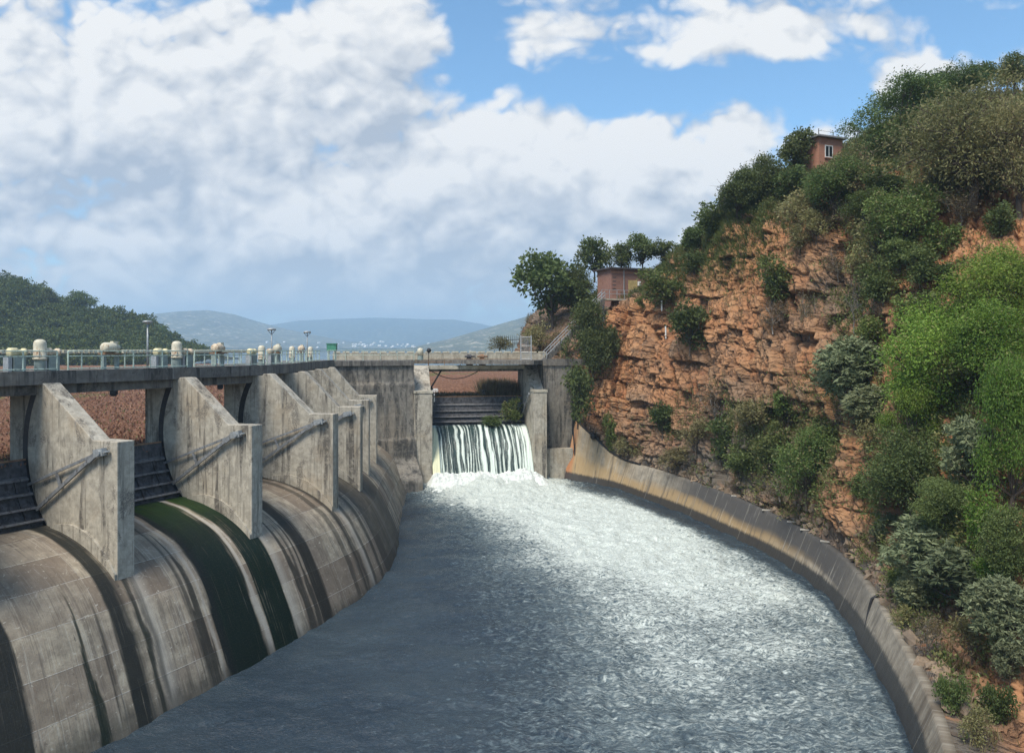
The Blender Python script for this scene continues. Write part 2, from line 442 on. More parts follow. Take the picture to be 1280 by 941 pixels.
band(wet, 402, 414, 0.9, 0.15); band(wet, 447, 452, 0.6); band(wet, 461, 463, 0.7, 0.1); band(wet, 469, 472, 0.7, 0.2); band(wet, 478, 481, 0.7, 0.2)
band(wet, 484, 500, 0.7, 0.4)
for i in range(1, 8):
    u = np.interp(i + 0.02, np.arange(NP_), np.interp(np.linspace(0, NU - 1, NP_), np.arange(NU), seg))
    k = np.exp(-((U2 + wob * 0.4 - u + 0.35) / 0.42) ** 2) * smooth01(V2, 8.0, 10.0)
    pale = np.maximum(pale, k * 0.75)
    k = np.exp(-((U2 + wob - u + 1.65) / 0.32) ** 2) * smooth01(V2, 4.0, 6.0)
    wet = np.maximum(wet, k * 0.85)
stn = fbm(np.stack([U2 * 1.8, V2 * 0.05 + 3, 0 * U2], -1), 4, 9, 0.62)
stf = fbm(np.stack([U2 * 7.0, V2 * 0.12 + 3, 0 * U2], -1), 3, 19, 0.6)
wet = np.maximum(wet, smooth01(stn, 0.62, 0.70) * 0.7)
wet = np.maximum(wet, smooth01(V2 + (stf - 0.5) * 1.2, sl[78], sl[82]) * 0.6)
W = W + np.array([0, 0, 1.0]) * ((fbm(np.stack([U2 * 0.8, V2 * 0.8, 0 * U2], -1), 3, 3) - 0.5) * 0.06)[..., None]

def weirmat():
    t = NT('weathered_weir_concrete'); co = t.coord()
    u = t.attr('u'); v = t.attr('v')
    uv = t.n('ShaderNodeCombineXYZ', {0: u, 1: v, 2: 0.0}).outputs[0]
    st = t.noise(t.scl(uv, (2.2, 0.10, 1)), 1.0, 6, 0.65)
    st2 = t.noise(t.scl(uv, (9.0, 0.22, 1)), 1.0, 5, 0.65)
    mid = t.noise(uv, 1.1, 8, 0.7); big = t.noise(uv, 0.28, 4, 0.6); fine = t.noise(uv, 11, 4, 0.65)
    c = t.mix(t.mr(mid, 0.3, 0.7), (0.24, 0.200, 0.150), (0.48, 0.41, 0.305))
    c = t.mix(t.math('MULTIPLY', t.mr(big, 0.45, 0.62), 0.65), c, (0.25, 0.205, 0.16))
    c = t.mix(t.math('MULTIPLY', t.mr(st, 0.54, 0.62), 0.5), c, (0.115, 0.096, 0.078))
    c = t.mix(t.math('MULTIPLY', t.mr(st2, 0.56, 0.64), 0.5), c, (0.50, 0.465, 0.385))
    c = t.mix(t.math('MULTIPLY', t.mr(st2, 0.42, 0.36), 0.4), c, (0.085, 0.074, 0.062))
    pc = t.n('ShaderNodeCombineXYZ', {0: t.math('FLOOR', t.math('ADD', t.math('DIVIDE', u, 4.6), 0.5)), 1: t.math('FLOOR', t.math('ADD', t.math('DIVIDE', v, 2.15), 0.5)), 2: 0.0}).outputs[0]
    pr_ = t.n('ShaderNodeTexWhiteNoise', {'Vector': pc}).outputs['Value']
    c = t.mix(t.math('MULTIPLY', t.mr(pr_, 0.3, 0.9), 0.7), c, (0.175, 0.132, 0.098))
    crust = t.noise(t.scl(uv, (1.6, 2.6, 1)), 1.5, 8, 0.75, 0.5)
    c = t.mix(t.math('MULTIPLY', t.mr(crust, 0.60, 0.66), 0.75), c, (0.62, 0.575, 0.475))
    pit = t.noise(t.scl(uv, (2.2, 1.4, 1)), 1.7, 8, 0.75, 0.5)
    c = t.mix(t.math('MULTIPLY', t.mr(pit, 0.60, 0.67), 0.7), c, (0.085, 0.072, 0.060))
    # lift joints (across) and panel joints (along), limed in places
    def joint(x, per, w):
        f = t.math('FRACT', t.math('DIVIDE', t.math('ADD', x, t.math('MULTIPLY', mid, 0.05)), per))
        return t.mr(t.math('ABSOLUTE', t.math('SUBTRACT', f, 0.5)), w, 0.0)
    j = t.math('MULTIPLY', joint(v, 2.15, 0.014), t.mr(st2, 0.40, 0.46))
    j2 = t.math('MULTIPLY', joint(u, 4.6, 0.006), t.mr(mid, 0.38, 0.5))
    c = t.mix(t.math('MULTIPLY', j, 0.7), c, (0.55, 0.52, 0.46)); c = t.mix(t.math('MULTIPLY', j2, 0.5), c, (0.50, 0.47, 0.42))
    crk = t.n('ShaderNodeTexVoronoi', {'Vector': t.scl(uv, (0.7, 0.9, 1)), 'Scale': 1.0}, feature='DISTANCE_TO_EDGE').outputs[0]
    c = t.mix(t.math('MULTIPLY', t.math('MULTIPLY', t.mr(crk, 0.03, 0.0), t.mr(mid, 0.48, 0.64)), 0.3), c, (0.55, 0.52, 0.46))
    wet = t.attr('wet'); gr = t.attr('green'); pl = t.attr('pale')
    w2 = t.math('MULTIPLY', wet, t.mr(st2, 0.16, 0.44), clamp=True)
    c = t.mix(t.math('MULTIPLY', pl, 0.8), c, (0.43, 0.40, 0.345))
    c = t.mix(w2, c, (0.012, 0.015, 0.014))
    top = t.mr(v, 5.2, 11.5)
    gcol = t.mix(top, (0.018, 0.046, 0.009), (0.005, 0.014, 0.009))
    gcol = t.mix(t.mr(st2, 0.5, 0.7), gcol, t.mix(top, (0.070, 0.120, 0.014), (0.014, 0.026, 0.014)))
    gcol = t.mix(t.math('MULTIPLY', t.mr(mid, 0.5, 0.7), 0.5), gcol, (0.012, 0.016, 0.012))
    g2 = t.math('MULTIPLY', gr, t.mr(t.math('ADD', st2, t.math('MULTIPLY', t.math('SUBTRACT', mid, 0.5), 0.35)), 0.20, 0.46), clamp=True)
    c = t.mix(g2, c, gcol)
    c = t.mix(t.math('MULTIPLY', t.mr(fine, 0.5, 0.75), 0.3), c, (0.09, 0.08, 0.07))
    damp = t.math('MAXIMUM', w2, g2)
    r = t.mr(damp, 0.0, 1.0, 0.88, 0.55, False)
    h = t.math('ADD', t.math('MULTIPLY', mid, 0.6), t.math('ADD', t.math('MULTIPLY', st2, 0.5), t.math('MULTIPLY', fine, 0.3)))
    h = t.math('ADD', h, t.math('MULTIPLY', j, -0.3))
    return t.finish(c, r, t.bump(h, 0.6, 0.06), 0.16)
M['weir'] = weirmat()
weir = obj('overflow_weir', W.reshape(-1, 3), grid_faces(NU, NV), M['weir'], None, {'u': U2.ravel(), 'v': V2.ravel(), 'wet': wet.ravel(), 'green': green.ravel(), 'pale': pale.ravel()}, True)
tag(weir, 'long curved concrete overflow weir with dark and green algae streaks above the dark water', 'weir')

# --- piers
PIER_LABEL = {1: 'concrete pier outside the left edge nearest the viewer', 2: 'concrete pier hidden at the far left of the weir',
  3: 'largest grey concrete pier, nearest the camera, at the left edge under the walkway',
  4: 'second concrete pier from the left, standing beside the green algae bands of the weir',
  5: 'third concrete pier from the left, with a sunlit tan slope and two thin steel arms',
  6: 'fourth concrete pier from the left, its long block reaching low over the weir',
  7: 'fifth concrete pier from the left, only its slope and narrow block edge showing',
  8: 'farthest narrow pier of the curved weir, beside the tall dark abutment wall'}
CZ, CM, RG = -5.75, 1.1, 6.8
def build_pier(i):
    k = APEX[i]
    root = empty('spillway_pier', fr(i, -TH / 2, 2.0, -12.0), PIER_LABEL[i], 'pier', 'piers along the spillway weir')
    poly = [(0, -14.2), (0, -5.05), (2.0, -5.05), (k, -1.93), (k + 0.5, -1.90), (k + 0.62, -2.06), (9.35, -2.06), (9.35, -15.0), (4, -14.5)]
    mb = MB().prism([fr(i, -TH, m, z) for m, z in poly], axis_dir(AN[i]) * TH)
    o = mb.build('pier_body', M['conc_pier'], root)
    bv = o.modifiers.new('bevel', 'BEVEL'); bv.width = 0.045; bv.segments = 2; bv.limit_method = 'ANGLE'
    # curved steel seal plate for the radial gate
    a0, a1 = math.radians(-36), math.radians(48)
    mb = MB()
    for side in (-1, 1):
        mb = MB()
        t0 = -TH - 0.012 if side < 0 else 0.0
        n = 26; ring = []
        for q in range(n):
            a = a0 + (a1 - a0) * q / (n - 1)
            ring.append([(CM + (RG + dr) * math.cos(a), CZ - (RG + dr) * math.sin(a)) for dr in (-0.24, 0.20)])
        for q in range(n - 1):
            (m0, z0), (m1, z1) = ring[q]; (m2, z2), (m3, z3) = ring[q + 1]
            if max(z0, z1, z2, z3) > -2.1: continue
            mb.prism([fr(i, t0, m0, z0), fr(i, t0, m1, z1), fr(i, t0, m3, z3), fr(i, t0, m2, z2)], axis_dir(AN[i]) * 0.012)
        mb.build('seal_plate', M['steel_black'], root)
    # thickened curved concrete kerb where the pier sits on the weir
    pr = [(float(np.interp(m, prof[::-1, 0], prof[::-1, 1]))) for m in np.linspace(5.4, 0.02, 16)]
    ms = np.linspace(5.4, 0.02, 16)
    hgt = [0.12 + 0.75 * math.sin(math.pi * min(1, q / 15 * 0.9)) for q in range(16)]
    poly = [(m, z - 0.6) for m, z in zip(ms, pr)] + [(m, z + h) for m, z, h in list(zip(ms, pr, hgt))[::-1]]
    mb = MB().prism([fr(i, -TH - 0.16, m, z) for m, z in poly], axis_dir(AN[i]) * 0.155)
    mb.build('base_kerb', M['conc_pier'], root)
    # trunnion brackets
    for side in (-1, 1):
        t = -TH - 0.22 if side < 0 else 0.22
        mb = MB().beam(fr(i, t, CM + 0.35, CZ + 0.02), fr(i, t, CM - 0.35, CZ + 0.16), 0.34, 0.42)
        mb.tube([fr(i, t - 0.24, CM - 0.1, CZ + 0.1), fr(i, t + 0.24, CM - 0.1, CZ + 0.1)], 0.15, 10)
        mb.beam(fr(i, t, CM - 0.40, CZ + 0.10), fr(i, t, CM - 0.60, CZ + 0.2), 0.30, 0.10)
        mb.build('trunnion_bracket', M['galv'], root)
    return root
for i in range(1, 9): build_pier(i)

# --- radial gates
GATE_LABEL = {1: 'dark ribbed radial gate left of the picture', 2: 'dark ribbed steel gate at the left edge, in front of the nearest pier',
  3: 'dark ribbed steel gate between the nearest and the second pier, above the green algae bands',
  4: 'dark steel gate half hidden between the second and third piers', 5: 'dark steel gate showing only a sliver between the third and fourth piers',
  6: 'dark steel gate tucked behind the fourth pier', 7: 'dark steel gate tucked behind the fifth pier', 8: 'last dark steel gate of the curved weir, before the abutment wall'}
def gate(root, fA, fB, a0=6.5, a1=42.0):
    """fA(m, z), fB(m, z): points on the two pier faces"""
    def g(f, r, a, dt=0):
        m = CM + r * math.cos(math.radians(a)); z = CZ - r * math.sin(math.radians(a))
        A, B = fA(m, z), fB(m, z)
        return A + (B - A) * f
    n = 14
    V = []; fs = []
    for q in range(n):
        a = a0 + (a1 - a0) * q / (n - 1)
        for f in (0.004, 0.996):
            V += [g(f, RG - 0.05, a), g(f, RG + 0.05, a)]
    for q in range(n - 1):
        b = q * 4
        fs += [(b, b + 2, b + 6, b + 4), (b + 1, b + 5, b + 7, b + 3), (b, b + 4, b + 5, b + 1), (b + 2, b + 3, b + 7, b + 6)]
    fs += [(0, 1, 3, 2), (4 * n - 4, 4 * n - 2, 4 * n - 1, 4 * n - 3)]
    obj('skin_plate', V, fs, M['steel_dark'], root)
    for a, d in ((15.0, 0.22), (23.0, 0.34), (31.0, 0.42), (38.5, 0.48)):
        mb = MB()
        q = [g(0.01, RG - 0.052, a - 0.5), g(0.01, RG - d, a + 0.6), g(0.01, RG - d, a + 1.9), g(0.01, RG - 0.052, a + 0.9)]
        mb.prism(q, g(0.99, RG - 0.052, a - 0.5) - q[0])
        mb.build('horizontal_girder', M['steel_edge'], root)
    for f in np.linspace(0.12, 0.88, 5):
        mb = MB()
        for a in range(16, 40, 4):
            mb.beam(g(f, RG - 0.11, a), g(f, RG - 0.11, a + 4), 0.05, 0.10, up=g(f, RG, a) - g(f, RG - 1, a))
        mb.build('stiffener_rib', M['steel_dark'], root)
    q = [g(0.004, RG - 0.08, a0 - 0.9), g(0.004, RG + 0.08, a0 - 0.9), g(0.004, RG + 0.08, a0 + 0.02), g(0.004, RG - 0.08, a0 + 0.02)]
    MB().prism(q, g(0.996, RG - 0.08, a0 - 0.9) - q[0]).build('top_sill', M['steel_rust'], root)
    for f, s in ((0.972, 1), (0.028, -1)):
        mb = MB()
        T = g(f, 0.35, 4)
        mb.beam(T, g(f, RG - 0.2, 19), 0.10, 0.15); mb.beam(T, g(f, RG - 0.3, 33), 0.12, 0.20)
        p = g(f, 3.9, 20); q2 = g(f, 3.9, 31)
        mb.beam(p, q2, 0.09, 0.16)
        mb.beam(T - (g(f, 1, 25) - T) * 0.0, g(f, 1.0, 25), 0.14, 0.30)
        mb.build('gate_arm', M['steel_arm'], root)
for i in range(2, 9):
    ctr = (fr(i - 1, 0, 7, -11) + (fr(i, -TH, 7, -11) if i < 9 else 0)) / 2
    root = empty('radial_gate', ctr, GATE_LABEL[i], 'dam gate', 'radial gates of the weir')
    gate(root, lambda m, z: fr(i - 1, 0.0, m, z), lambda m, z: fr(i, -TH, m, z))

# --- service bridge over the piers
NB = 160
bi = np.linspace(0.0, 8.0, NB)
def off(m, z, tt):
    c = catmull(P3, 1000); a = catmull(AN, 1000); u = np.linspace(0, NP_ - 1, 1000)
    C = np.stack([np.interp(tt, u, c[:, k]) for k in range(3)], -1); A = np.interp(tt, u, a)
    return C - np.stack([np.cos(A), -np.sin(A), 0 * A], -1) * m + np.array([0, 0, z])
def sweep(name, sec, mat, parent, tt):
    """closed cross-section [(m, z)] swept along the axis"""
    k = len(sec); R = np.stack([off(m, z, tt) for m, z in sec], 1); n = len(tt)
    V = R.reshape(-1, 3); fs = []
    for i in range(n - 1):
        for j in range(k):
            j2 = (j + 1) % k
            fs.append((i * k + j, (i + 1) * k + j, (i + 1) * k + j2, i * k + j2))
    fs += [tuple(range(k)), tuple((n - 1) * k + j for j in range(k))[::-1]]
    return obj(name, V, fs, mat, parent)
bridge = empty('service_bridge', off(9.8, -2.0, np.array([4.0]))[0], 'long grey concrete service bridge running over the curved row of piers', 'bridge')
tb = np.concatenate([bi, [8.35, 8.7, 9.0]])
sweep('deck_slab', [(6.3, -1.35), (6.3, -2.02), (6.75, -2.02), (6.75, -1.75), (13.1, -1.75), (13.1, -1.35)], M['conc_deck'], bridge, tb)
sweep('edge_beam', [(6.78, -1.76), (6.78, -2.62), (7.45, -2.62), (7.45, -1.76)], M['conc_deck'], bridge, tb)
sweep('rear_beam', [(12.3, -1.76), (12.3, -2.5), (12.9, -2.5), (12.9, -1.76)], M['conc_deck'], bridge, tb)
sweep('edge_kerb', [(6.32, -1.348), (6.32, -1.22), (6.52, -1.22), (6.52, -1.348)], M['conc_deck'], bridge, tb)

# --- railings on the bridge, one panel per bay
def rail_panel(tt, m, label, group, posts, zt=-0.04, zb=-1.35, mat='rail', zs=(-0.06, -0.37, -1.12), r=0.04, name='guard_railing'):
    mid = off(m, zb, np.array([tt.mean()]))[0]
    root = empty(name, mid, label, 'railing', group)
    for nm, z in zip(('top_rail', 'middle_rail', 'bottom_rail'), zs):
        P = off(m, z, tt)
        MB().tube(list(P), r, 6).build(nm, M[mat], root, True)
    for q in np.linspace(tt[0], tt[-1], posts):
        p = off(m, 0, np.array([q]))[0]
        MB().tube([p + (0, 0, zb + 0.0), p + (0, 0, zs[0])], r * 1.15, 6).build('post', M[mat], root)
    return root
RL = ['', 'grey green railing panel beyond the left edge of the picture', 'grey green railing panel at the left edge on the bridge, before the tall cream dome',
      'grey green railing panel on the bridge between the first and second cream domes', 'grey green railing panel on the bridge beside the rusty hoist motor',
      'grey green railing panel on the bridge in front of the nearer forked lamp', 'grey green railing panel on the bridge in front of the farther forked lamp',
      'last grey green railing panel on the bridge, next to the green cabinet']
for i in range(1, 8):
    rail_panel(np.linspace(i + 0.06, i + 0.985, 14), 6.42, RL[i], 'railing panels along the bridge edge', 5)
for i in range(1, 8):
    tt = np.linspace(i + 0.02, i + 0.98, 14)
    root = empty('rear_parapet', off(12.9, -1.35, np.array([i + 0.5]))[0], ['', 'cream rear parapet rail beyond the left edge', 'cream notched rear parapet rail at the far left of the bridge', 'cream notched rear parapet rail behind the first hoist motor', 'cream notched rear parapet rail left of the rusted hoist motor',
        'cream notched rear parapet rail behind the nearest forked lamp', 'cream notched rear parapet rail behind the farther forked lamp', 'cream notched rear parapet rail by the green cabinet'][i], 'parapet', 'rear parapet rails of the bridge')
    mb = MB(); mb2 = MB()
    P = off(12.9, 0, np.linspace(i + 0.02, i + 0.98, 25))
    for q in range(24):
        a, b = P[q], P[q + 1]
        mb.beam(a + (b - a) * 0.12 + (0, 0, -0.12), a + (b - a) * 0.80 + (0, 0, -0.10), 0.2, 0.26)
    mb.build('cap_blocks', M['cream_paint'], root)
    MB().tube([p + (0, 0, -0.24) for p in off(12.9, 0, tt)], 0.045, 6).build('long_bar', M['steel_dark'], root)
    for q in np.linspace(i + 0.05, i + 0.95, 4):
        p = off(12.9, 0, np.array([q]))[0]
        MB().tube([p + (0, 0, -1.35), p + (0, 0, -0.2)], 0.05, 6).build('post', M['rail'], root)

# --- hoist machinery on the bridge: a dome, two cabinets with drums and a motor per bay
def dome(tt, m, sc, label, ph=0.75):
    p = off(m, -1.35, np.array([tt]))[0]
    root = empty('gear_dome', p, label, 'machine cover', 'cream domes on the bridge')
    w = 0.42 * sc
    MB().lathe(p, [(w * 0.9, 0), (w * 0.9, ph)], 14).build('pedestal', M['cabinet'], root)
    MB().lathe(p + (0, 0, ph), [(w * 1.1, 0), (w * 1.1, 0.12), (w, 0.14), (w, 0.92), (w * 0.96, 1.06), (w * 0.78, 1.18), (w * 0.4, 1.25), (0.02, 1.26)], 20).build('cover', M['cream_paint'], root, True)
    for q in range(6):
        a = q * math.pi / 3; MB().lathe(p + (w * 1.03 * math.cos(a), w * 1.03 * math.sin(a), ph + 0.12), [(0.035, 0), (0.035, 0.05)], 6).build('bolt', M['steel_rust'], root)
    MB().box(p + (0, -w * 0.98, ph + 0.23), 0.34, 0.08, 0.3).build('inspection_cover', M['rust_cream'], root)
    return root
DL = {2: 'tall cream dome beyond the left edge', 3: 'tallest cream dome on the bridge, at far left above the nearest pier', 4: 'cream dome standing on the bridge right of the single tall lamp post',
      5: 'pale cream dome on the bridge left of the nearest forked lamp', 6: 'small cream dome on the bridge between the two forked lamps', 7: 'farthest small cream dome on the bridge near the green cabinet'}
_q = np.linspace(0, 8.6, 900); _o = off(8.6, 0, _q); _b = _o[:, 0] / _o[:, 1] * F + 640
def q_at(px): return float(np.interp(px, _b[300:], _q[300:]))
for i, px in zip((3, 4, 5, 6, 7), (50, 221, 327, 365, 388)): dome(q_at(px), 8.6, 0.86 if px < 300 else 0.72, DL[i], 0.75 if px < 300 else 0.5)
def motor(tt, m, label, mat):
    p = off(m, -1.35, np.array([tt]))[0]; a = np.interp(tt, np.arange(NP_), AN)
    root = empty('hoist_motor', p, label, 'hoist motor', 'hoist motors on the bridge')
    d = axis_dir(a)
    for s in (-0.5, 0.5):
        MB().box(p + d * s, 0.22, 0.22, 1.05, -a).build('leg', M['cabinet'], root)
    MB().box(p + (0, 0, 1.05), 0.7, 1.35, 0.1, -a).build('base_plate', M['steel_rust'], root)
    c = p + np.array([0, 0, 1.5])
    MB().lathe(c - d * 0.62, [(0.12, 0), (0.3, 0.06), (0.36, 0.2), (0.36, 0.85), (0.3, 0.98), (0.22, 1.0), (0.22, 1.22), (0.1, 1.27)], 16, d).build('motor_casing', M[mat], root, True)
    MB().box(c + d * 0.3 + (0, 0, 0.1), 0.3, 0.4, 0.34, -a).build('terminal_box', M['cream_paint'], root)
    return root
for px, lab, mt in ((138, 'cream hoist motor with a rusty underside between the first dome and the tall lamp post', 'cream_paint'), (273, 'rusty orange hoist motor on the bridge, right of the second cream dome', 'rust_cream'),
      (347, 'yellowish hoist motor on the bridge right of the nearer forked lamp', 'cream_paint'), (377, 'farthest hoist motor, rusted cream, just left of the farther forked lamp', 'rust_cream')):
    motor(q_at(px), 8.6, lab, mt)
def cabinet(tt, m, label, drum):
    p = off(m, -1.35, np.array([tt]))[0]; a = np.interp(tt, np.arange(NP_), AN); d = axis_dir(a)
    root = empty('drum_stand', p, label, 'hoist drum', 'hoist drum stands on the bridge')
    MB().box(p, 0.6, 0.7, 1.0, -a).build('stand_casing', M['cabinet'], root)
    MB().box(p - d * 0.55, 0.5, 0.22, 1.0, -a).build('stand_leg', M['galv'], root)
    MB().lathe(p + (0, 0, 1.22) - d * 0.5, [(0.25, 0), (0.27, 0.05), (0.27, 0.45), (0.16, 0.5), (0.16, 0.8), (0.24, 0.82), (0.24, 1.0)], 14, d).build('drum', M[drum], root, True)
for px, lab, mt in ((19, 'grey drum stand with a yellow drum at the left edge of the bridge', 'yellow_paint'), (64, 'drum stand with a rusty drum close to the right of the tallest dome', 'rust_cream'),
      (201, 'grey drum stand with a yellow drum just left of the second dome', 'yellow_paint'), (233, 'drum stand with a rusty drum just right of the second dome', 'rust_cream'),
      (315, 'grey drum stand with a yellow drum left of the third dome', 'yellow_paint'), (338, 'drum stand with a rusty drum right of the third dome, under the nearer forked lamp', 'rust_cream')):
    cabinet(q_at(px), 8.6, lab, mt)
# --- lamps
def lamp(px, d, ztop, label, forked):
    p = at(px, 450, d); p[2] = -1.35
    root = empty('street_lamp', p, label, 'street lamp')
    h = ztop + 1.35
    MB().tube([p, p + (0, 0, h)], [0.09, 0.055], 8).build('pole', M['galv'], root, True)
    if forked:
        for s in (-1, 1):
            MB().tube([p + (0, 0, h - 0.5), p + (s * 0.32, 0, h - 0.1), p + (s * 0.42, 0, h)], 0.035, 6).build('arm', M['galv'], root)
        MB().lathe(p + (0, 0, h - 0.02), [(0.42, 0), (0.50, 0.1), (0.44, 0.2), (0.1, 0.26)], 16).build('lamp_head', M['galv'], root, True)
    else:
        MB().lathe(p + (0, 0, h - 0.12), [(0.09, 0), (0.16, 0.08), (0.36, 0.16), (0.38, 0.22), (0.22, 0.28), (0.05, 0.3)], 18).build('lamp_head', M['galv'], root, True)
lamp(184.5, 58.5, 2.05, 'tall grey lamp post with a flat disc head in front of the wooded hill', False)
lamp(339.5, 84, 2.15, 'nearer of two lamp posts with forked heads above the cream domes', True)
lamp(384, 97, 2.15, 'farther of two lamp posts with forked heads, left of the green cabinet', True)

# --- green cabinet on legs at the bend
p = at(415, 450, 97); p[2] = -1.35
root = empty('green_cabinet', p, 'small green box on legs at the bend of the bridge railing', 'cabinet')
MB().box(p + (0, 0, 1.25), 1.15, 0.8, 0.85).build('box', M['green_paint'], root)
MB().box(p + (0, 0, 2.1), 1.3, 0.95, 0.08).build('lid', M['green_paint'], root)
for sx in (-0.42, 0.42):
    for sy in (-0.28, 0.28):
        MB().box(p + (sx, sy, 0), 0.1, 0.1, 1.25).build('leg', M['rail'], root)

# lamps hung under the edge beam
for i, lab in {3: 'small black lamp box under the bridge left of the second pier', 4: 'small black lamp box under the bridge left of the third pier'}.items():
    p = off(6.95, -2.62, np.array([i + 0.42]))[0]
    o = MB().box(p - np.array([0, 0, 0.28]), 0.4, 0.55, 0.27, 0.3).box(p - np.array([0, 0, 0.36]), 0.28, 0.4, 0.08, 0.3).build('under_bridge_lamp', M['steel_black'], None)
    tag(o, lab, 'lamp box')

# ================================================================== FAR SLUICE (straight ahead)
O = np.array([2.9, 102.0, 0.0]); FA = np.array([0.982, 0.187, 0.0]); FN = np.array([0.187, -0.982, 0.0])
def ff(t, m, z): return O + FA * t - FN * m + np.array([0, 0, z])
WID = 13.35
def far_pier(t0, t1, label, apex=6.2):
    root = empty('sluice_pier', ff((t0 + t1) / 2, 2, -17), label, 'pier', 'piers beside the far sluice gate')
    poly = [(0, -20), (0, -5.6), (1.7, -5.6), (apex, -2.12), (11, -2.12), (11, -20)]
    o = MB().prism([ff(t0, m, z) for m, z in poly], FA * (t1 - t0)).build('pier_body', M['conc_pier'], root)
    bv = o.modifiers.new('bevel', 'BEVEL'); bv.width = 0.05; bv.segments = 2; bv.limit_method = 'ANGLE'
    MB().prism([ff(t0 - 0.06, m, z) for m, z in [(-0.07, -5.55), (-0.07, -5.25), (2.0, -5.25), (2.0, -5.55)]], FA * (t1 - t0 + 0.12)).build('cap', M['conc_cream'], root)
    for s, t in ((-1, t0), (1, t1)):
        mb = MB(); n = 16
        for q in range(n - 1):
            aa = [math.radians(-28 + 72 * k / (n - 1)) for k in (q, q + 1)]
            pts = [(CM + (RG + dr) * math.cos(a), CZ - (RG + dr) * math.sin(a)) for a in aa for dr in (-0.15, 0.15)]
            tt = t - 0.012 if s < 0 else t
            mb.prism([ff(tt, *pts[0]), ff(tt, *pts[1]), ff(tt, *pts[3]), ff(tt, *pts[2])], FA * 0.012)
        mb.build('seal_plate', M['steel_black'], root)
    return root
far_pier(-WID - 2.3, -WID, 'grey concrete pier left of the white waterfall')
far_pier(0.0, 1.75, 'pale concrete pier with a tan sloped top right of the waterfall')
root = empty('sluice_gate', ff(-WID / 2, 7, -11), 'wide dark sluice gate with long ribs above the waterfall', 'dam gate')
gate(root, lambda m, z: ff(-WID, m, z), lambda m, z: ff(0, m, z))
# crest and apron behind the falls
fp = np.array([(11, -13), (8, -11.0), (6.2, -10.7), (5.0, -10.9), (3.6, -12.2), (2.4, -14.0), (1.2, -16.2), (0.4, -18.0), (-0.2, -20.5)])
fc = catmull(fp, 40)
o = obj('sluice_apron', np.array([ff(t, m, z) for t in (-WID, 0.0) for m, z in fc]), [(j, j + 1, 41 + j, 40 + j) for j in range(39)], M['weir_dark'] if 'weir_dark' in M else M['conc_dark'], None, None, True)
tag(o, 'dark wet concrete chute behind the white waterfall', 'chute')

# abutment wall between the curved weir and the far sluice
a0 = np.array([-23.2, 95.9, 0]); a1 = ff(-WID - 2.3, 1.2, 0); a0[2] = a1[2] = 0
dv = (a1 - a0) / np.linalg.norm(a1 - a0); nv_ = np.array([dv[1], -dv[0], 0])
root = empty('abutment_wall', (a0 + a1) / 2 + (0, 0, -20), 'tall dark stained concrete wall between the curved weir and the waterfall', 'wall')
nu, nz = 80, 90
uu = np.linspace(0, np.linalg.norm(a1 - a0), nu); zz = np.linspace(-1.99, -21, nz)
G = a0 + dv * uu[:, None, None] + np.array([0, 0, 1.0]) * zz[None, :, None]
bat = 0.02 + 0.085 * (-2 - zz)
bul = 2.6 * smooth01(zz, -13.5, -16.5)[None, :] * smooth01(uu, 3.5, 8.5)[:, None]
ledge = 0.25 * smooth01(zz, -4.2, -4.35) + 0.18 * smooth01(zz, -11.2, -11.35)
G = G + nv_ * (bat[None, :] + ledge[None, :] + bul)[..., None]
G = G + nv_ * ((fbm(G * 0.5, 3, 4) - 0.5) * 0.12)[..., None]
V = G.reshape(-1, 3); fs = [tuple(f) for f in grid_faces(nu, nz)]
o = obj('wall_face', V, np.array(fs), M['conc_dark'], root, None, True)
MB().prism([a0 + nv_ * 0.28 + (0, 0, -1.35), a1 + nv_ * 0.28 + (0, 0, -1.35), a1 - nv_ * 10 + (0, 0, -1.35), a0 - nv_ * 10 + (0, 0, -1.35)], (0, 0, -0.64)).build('coping', M['conc_deck'], root)
MB().prism([a0 - nv_ * 0.6 + (0, 0, -2.0), a1 - nv_ * 0.6 + (0, 0, -2.0), a1 - nv_ * 9 + (0, 0, -2.0), a0 - nv_ * 9 + (0, 0, -2.0)], (0, 0, -19)).build('wall_core', M['conc_dark'], root)

# wall right of the right-hand pier
root = empty('abutment_wall', ff(3.6, 1.5, -18), 'grey streaked concrete wall between the right pier and the orange cliff', 'wall')
poly = [(1.76, -20), (1.76, -2.1), (5.75, -2.1), (5.75, -20)]
MB().prism([ff(t, 2.3, z) for t, z in poly], -FN * 7).build('wall_face', M['conc_dark'], root)
MB().prism([ff(t, 1.2, z) for t, z in [(1.76, -20), (1.76, -13.2), (5.6, -13.2), (5.6, -20)]], -FN * 1.09).build('footing', M['conc_pier'], root)
MB().prism([ff(t, 2.1, z) for t, z in [(1.70, -2.1), (1.70, -1.2), (11.0, -1.2), (11.0, -2.1)]], -FN * 0.9).build('coping', M['conc_deck'], root)

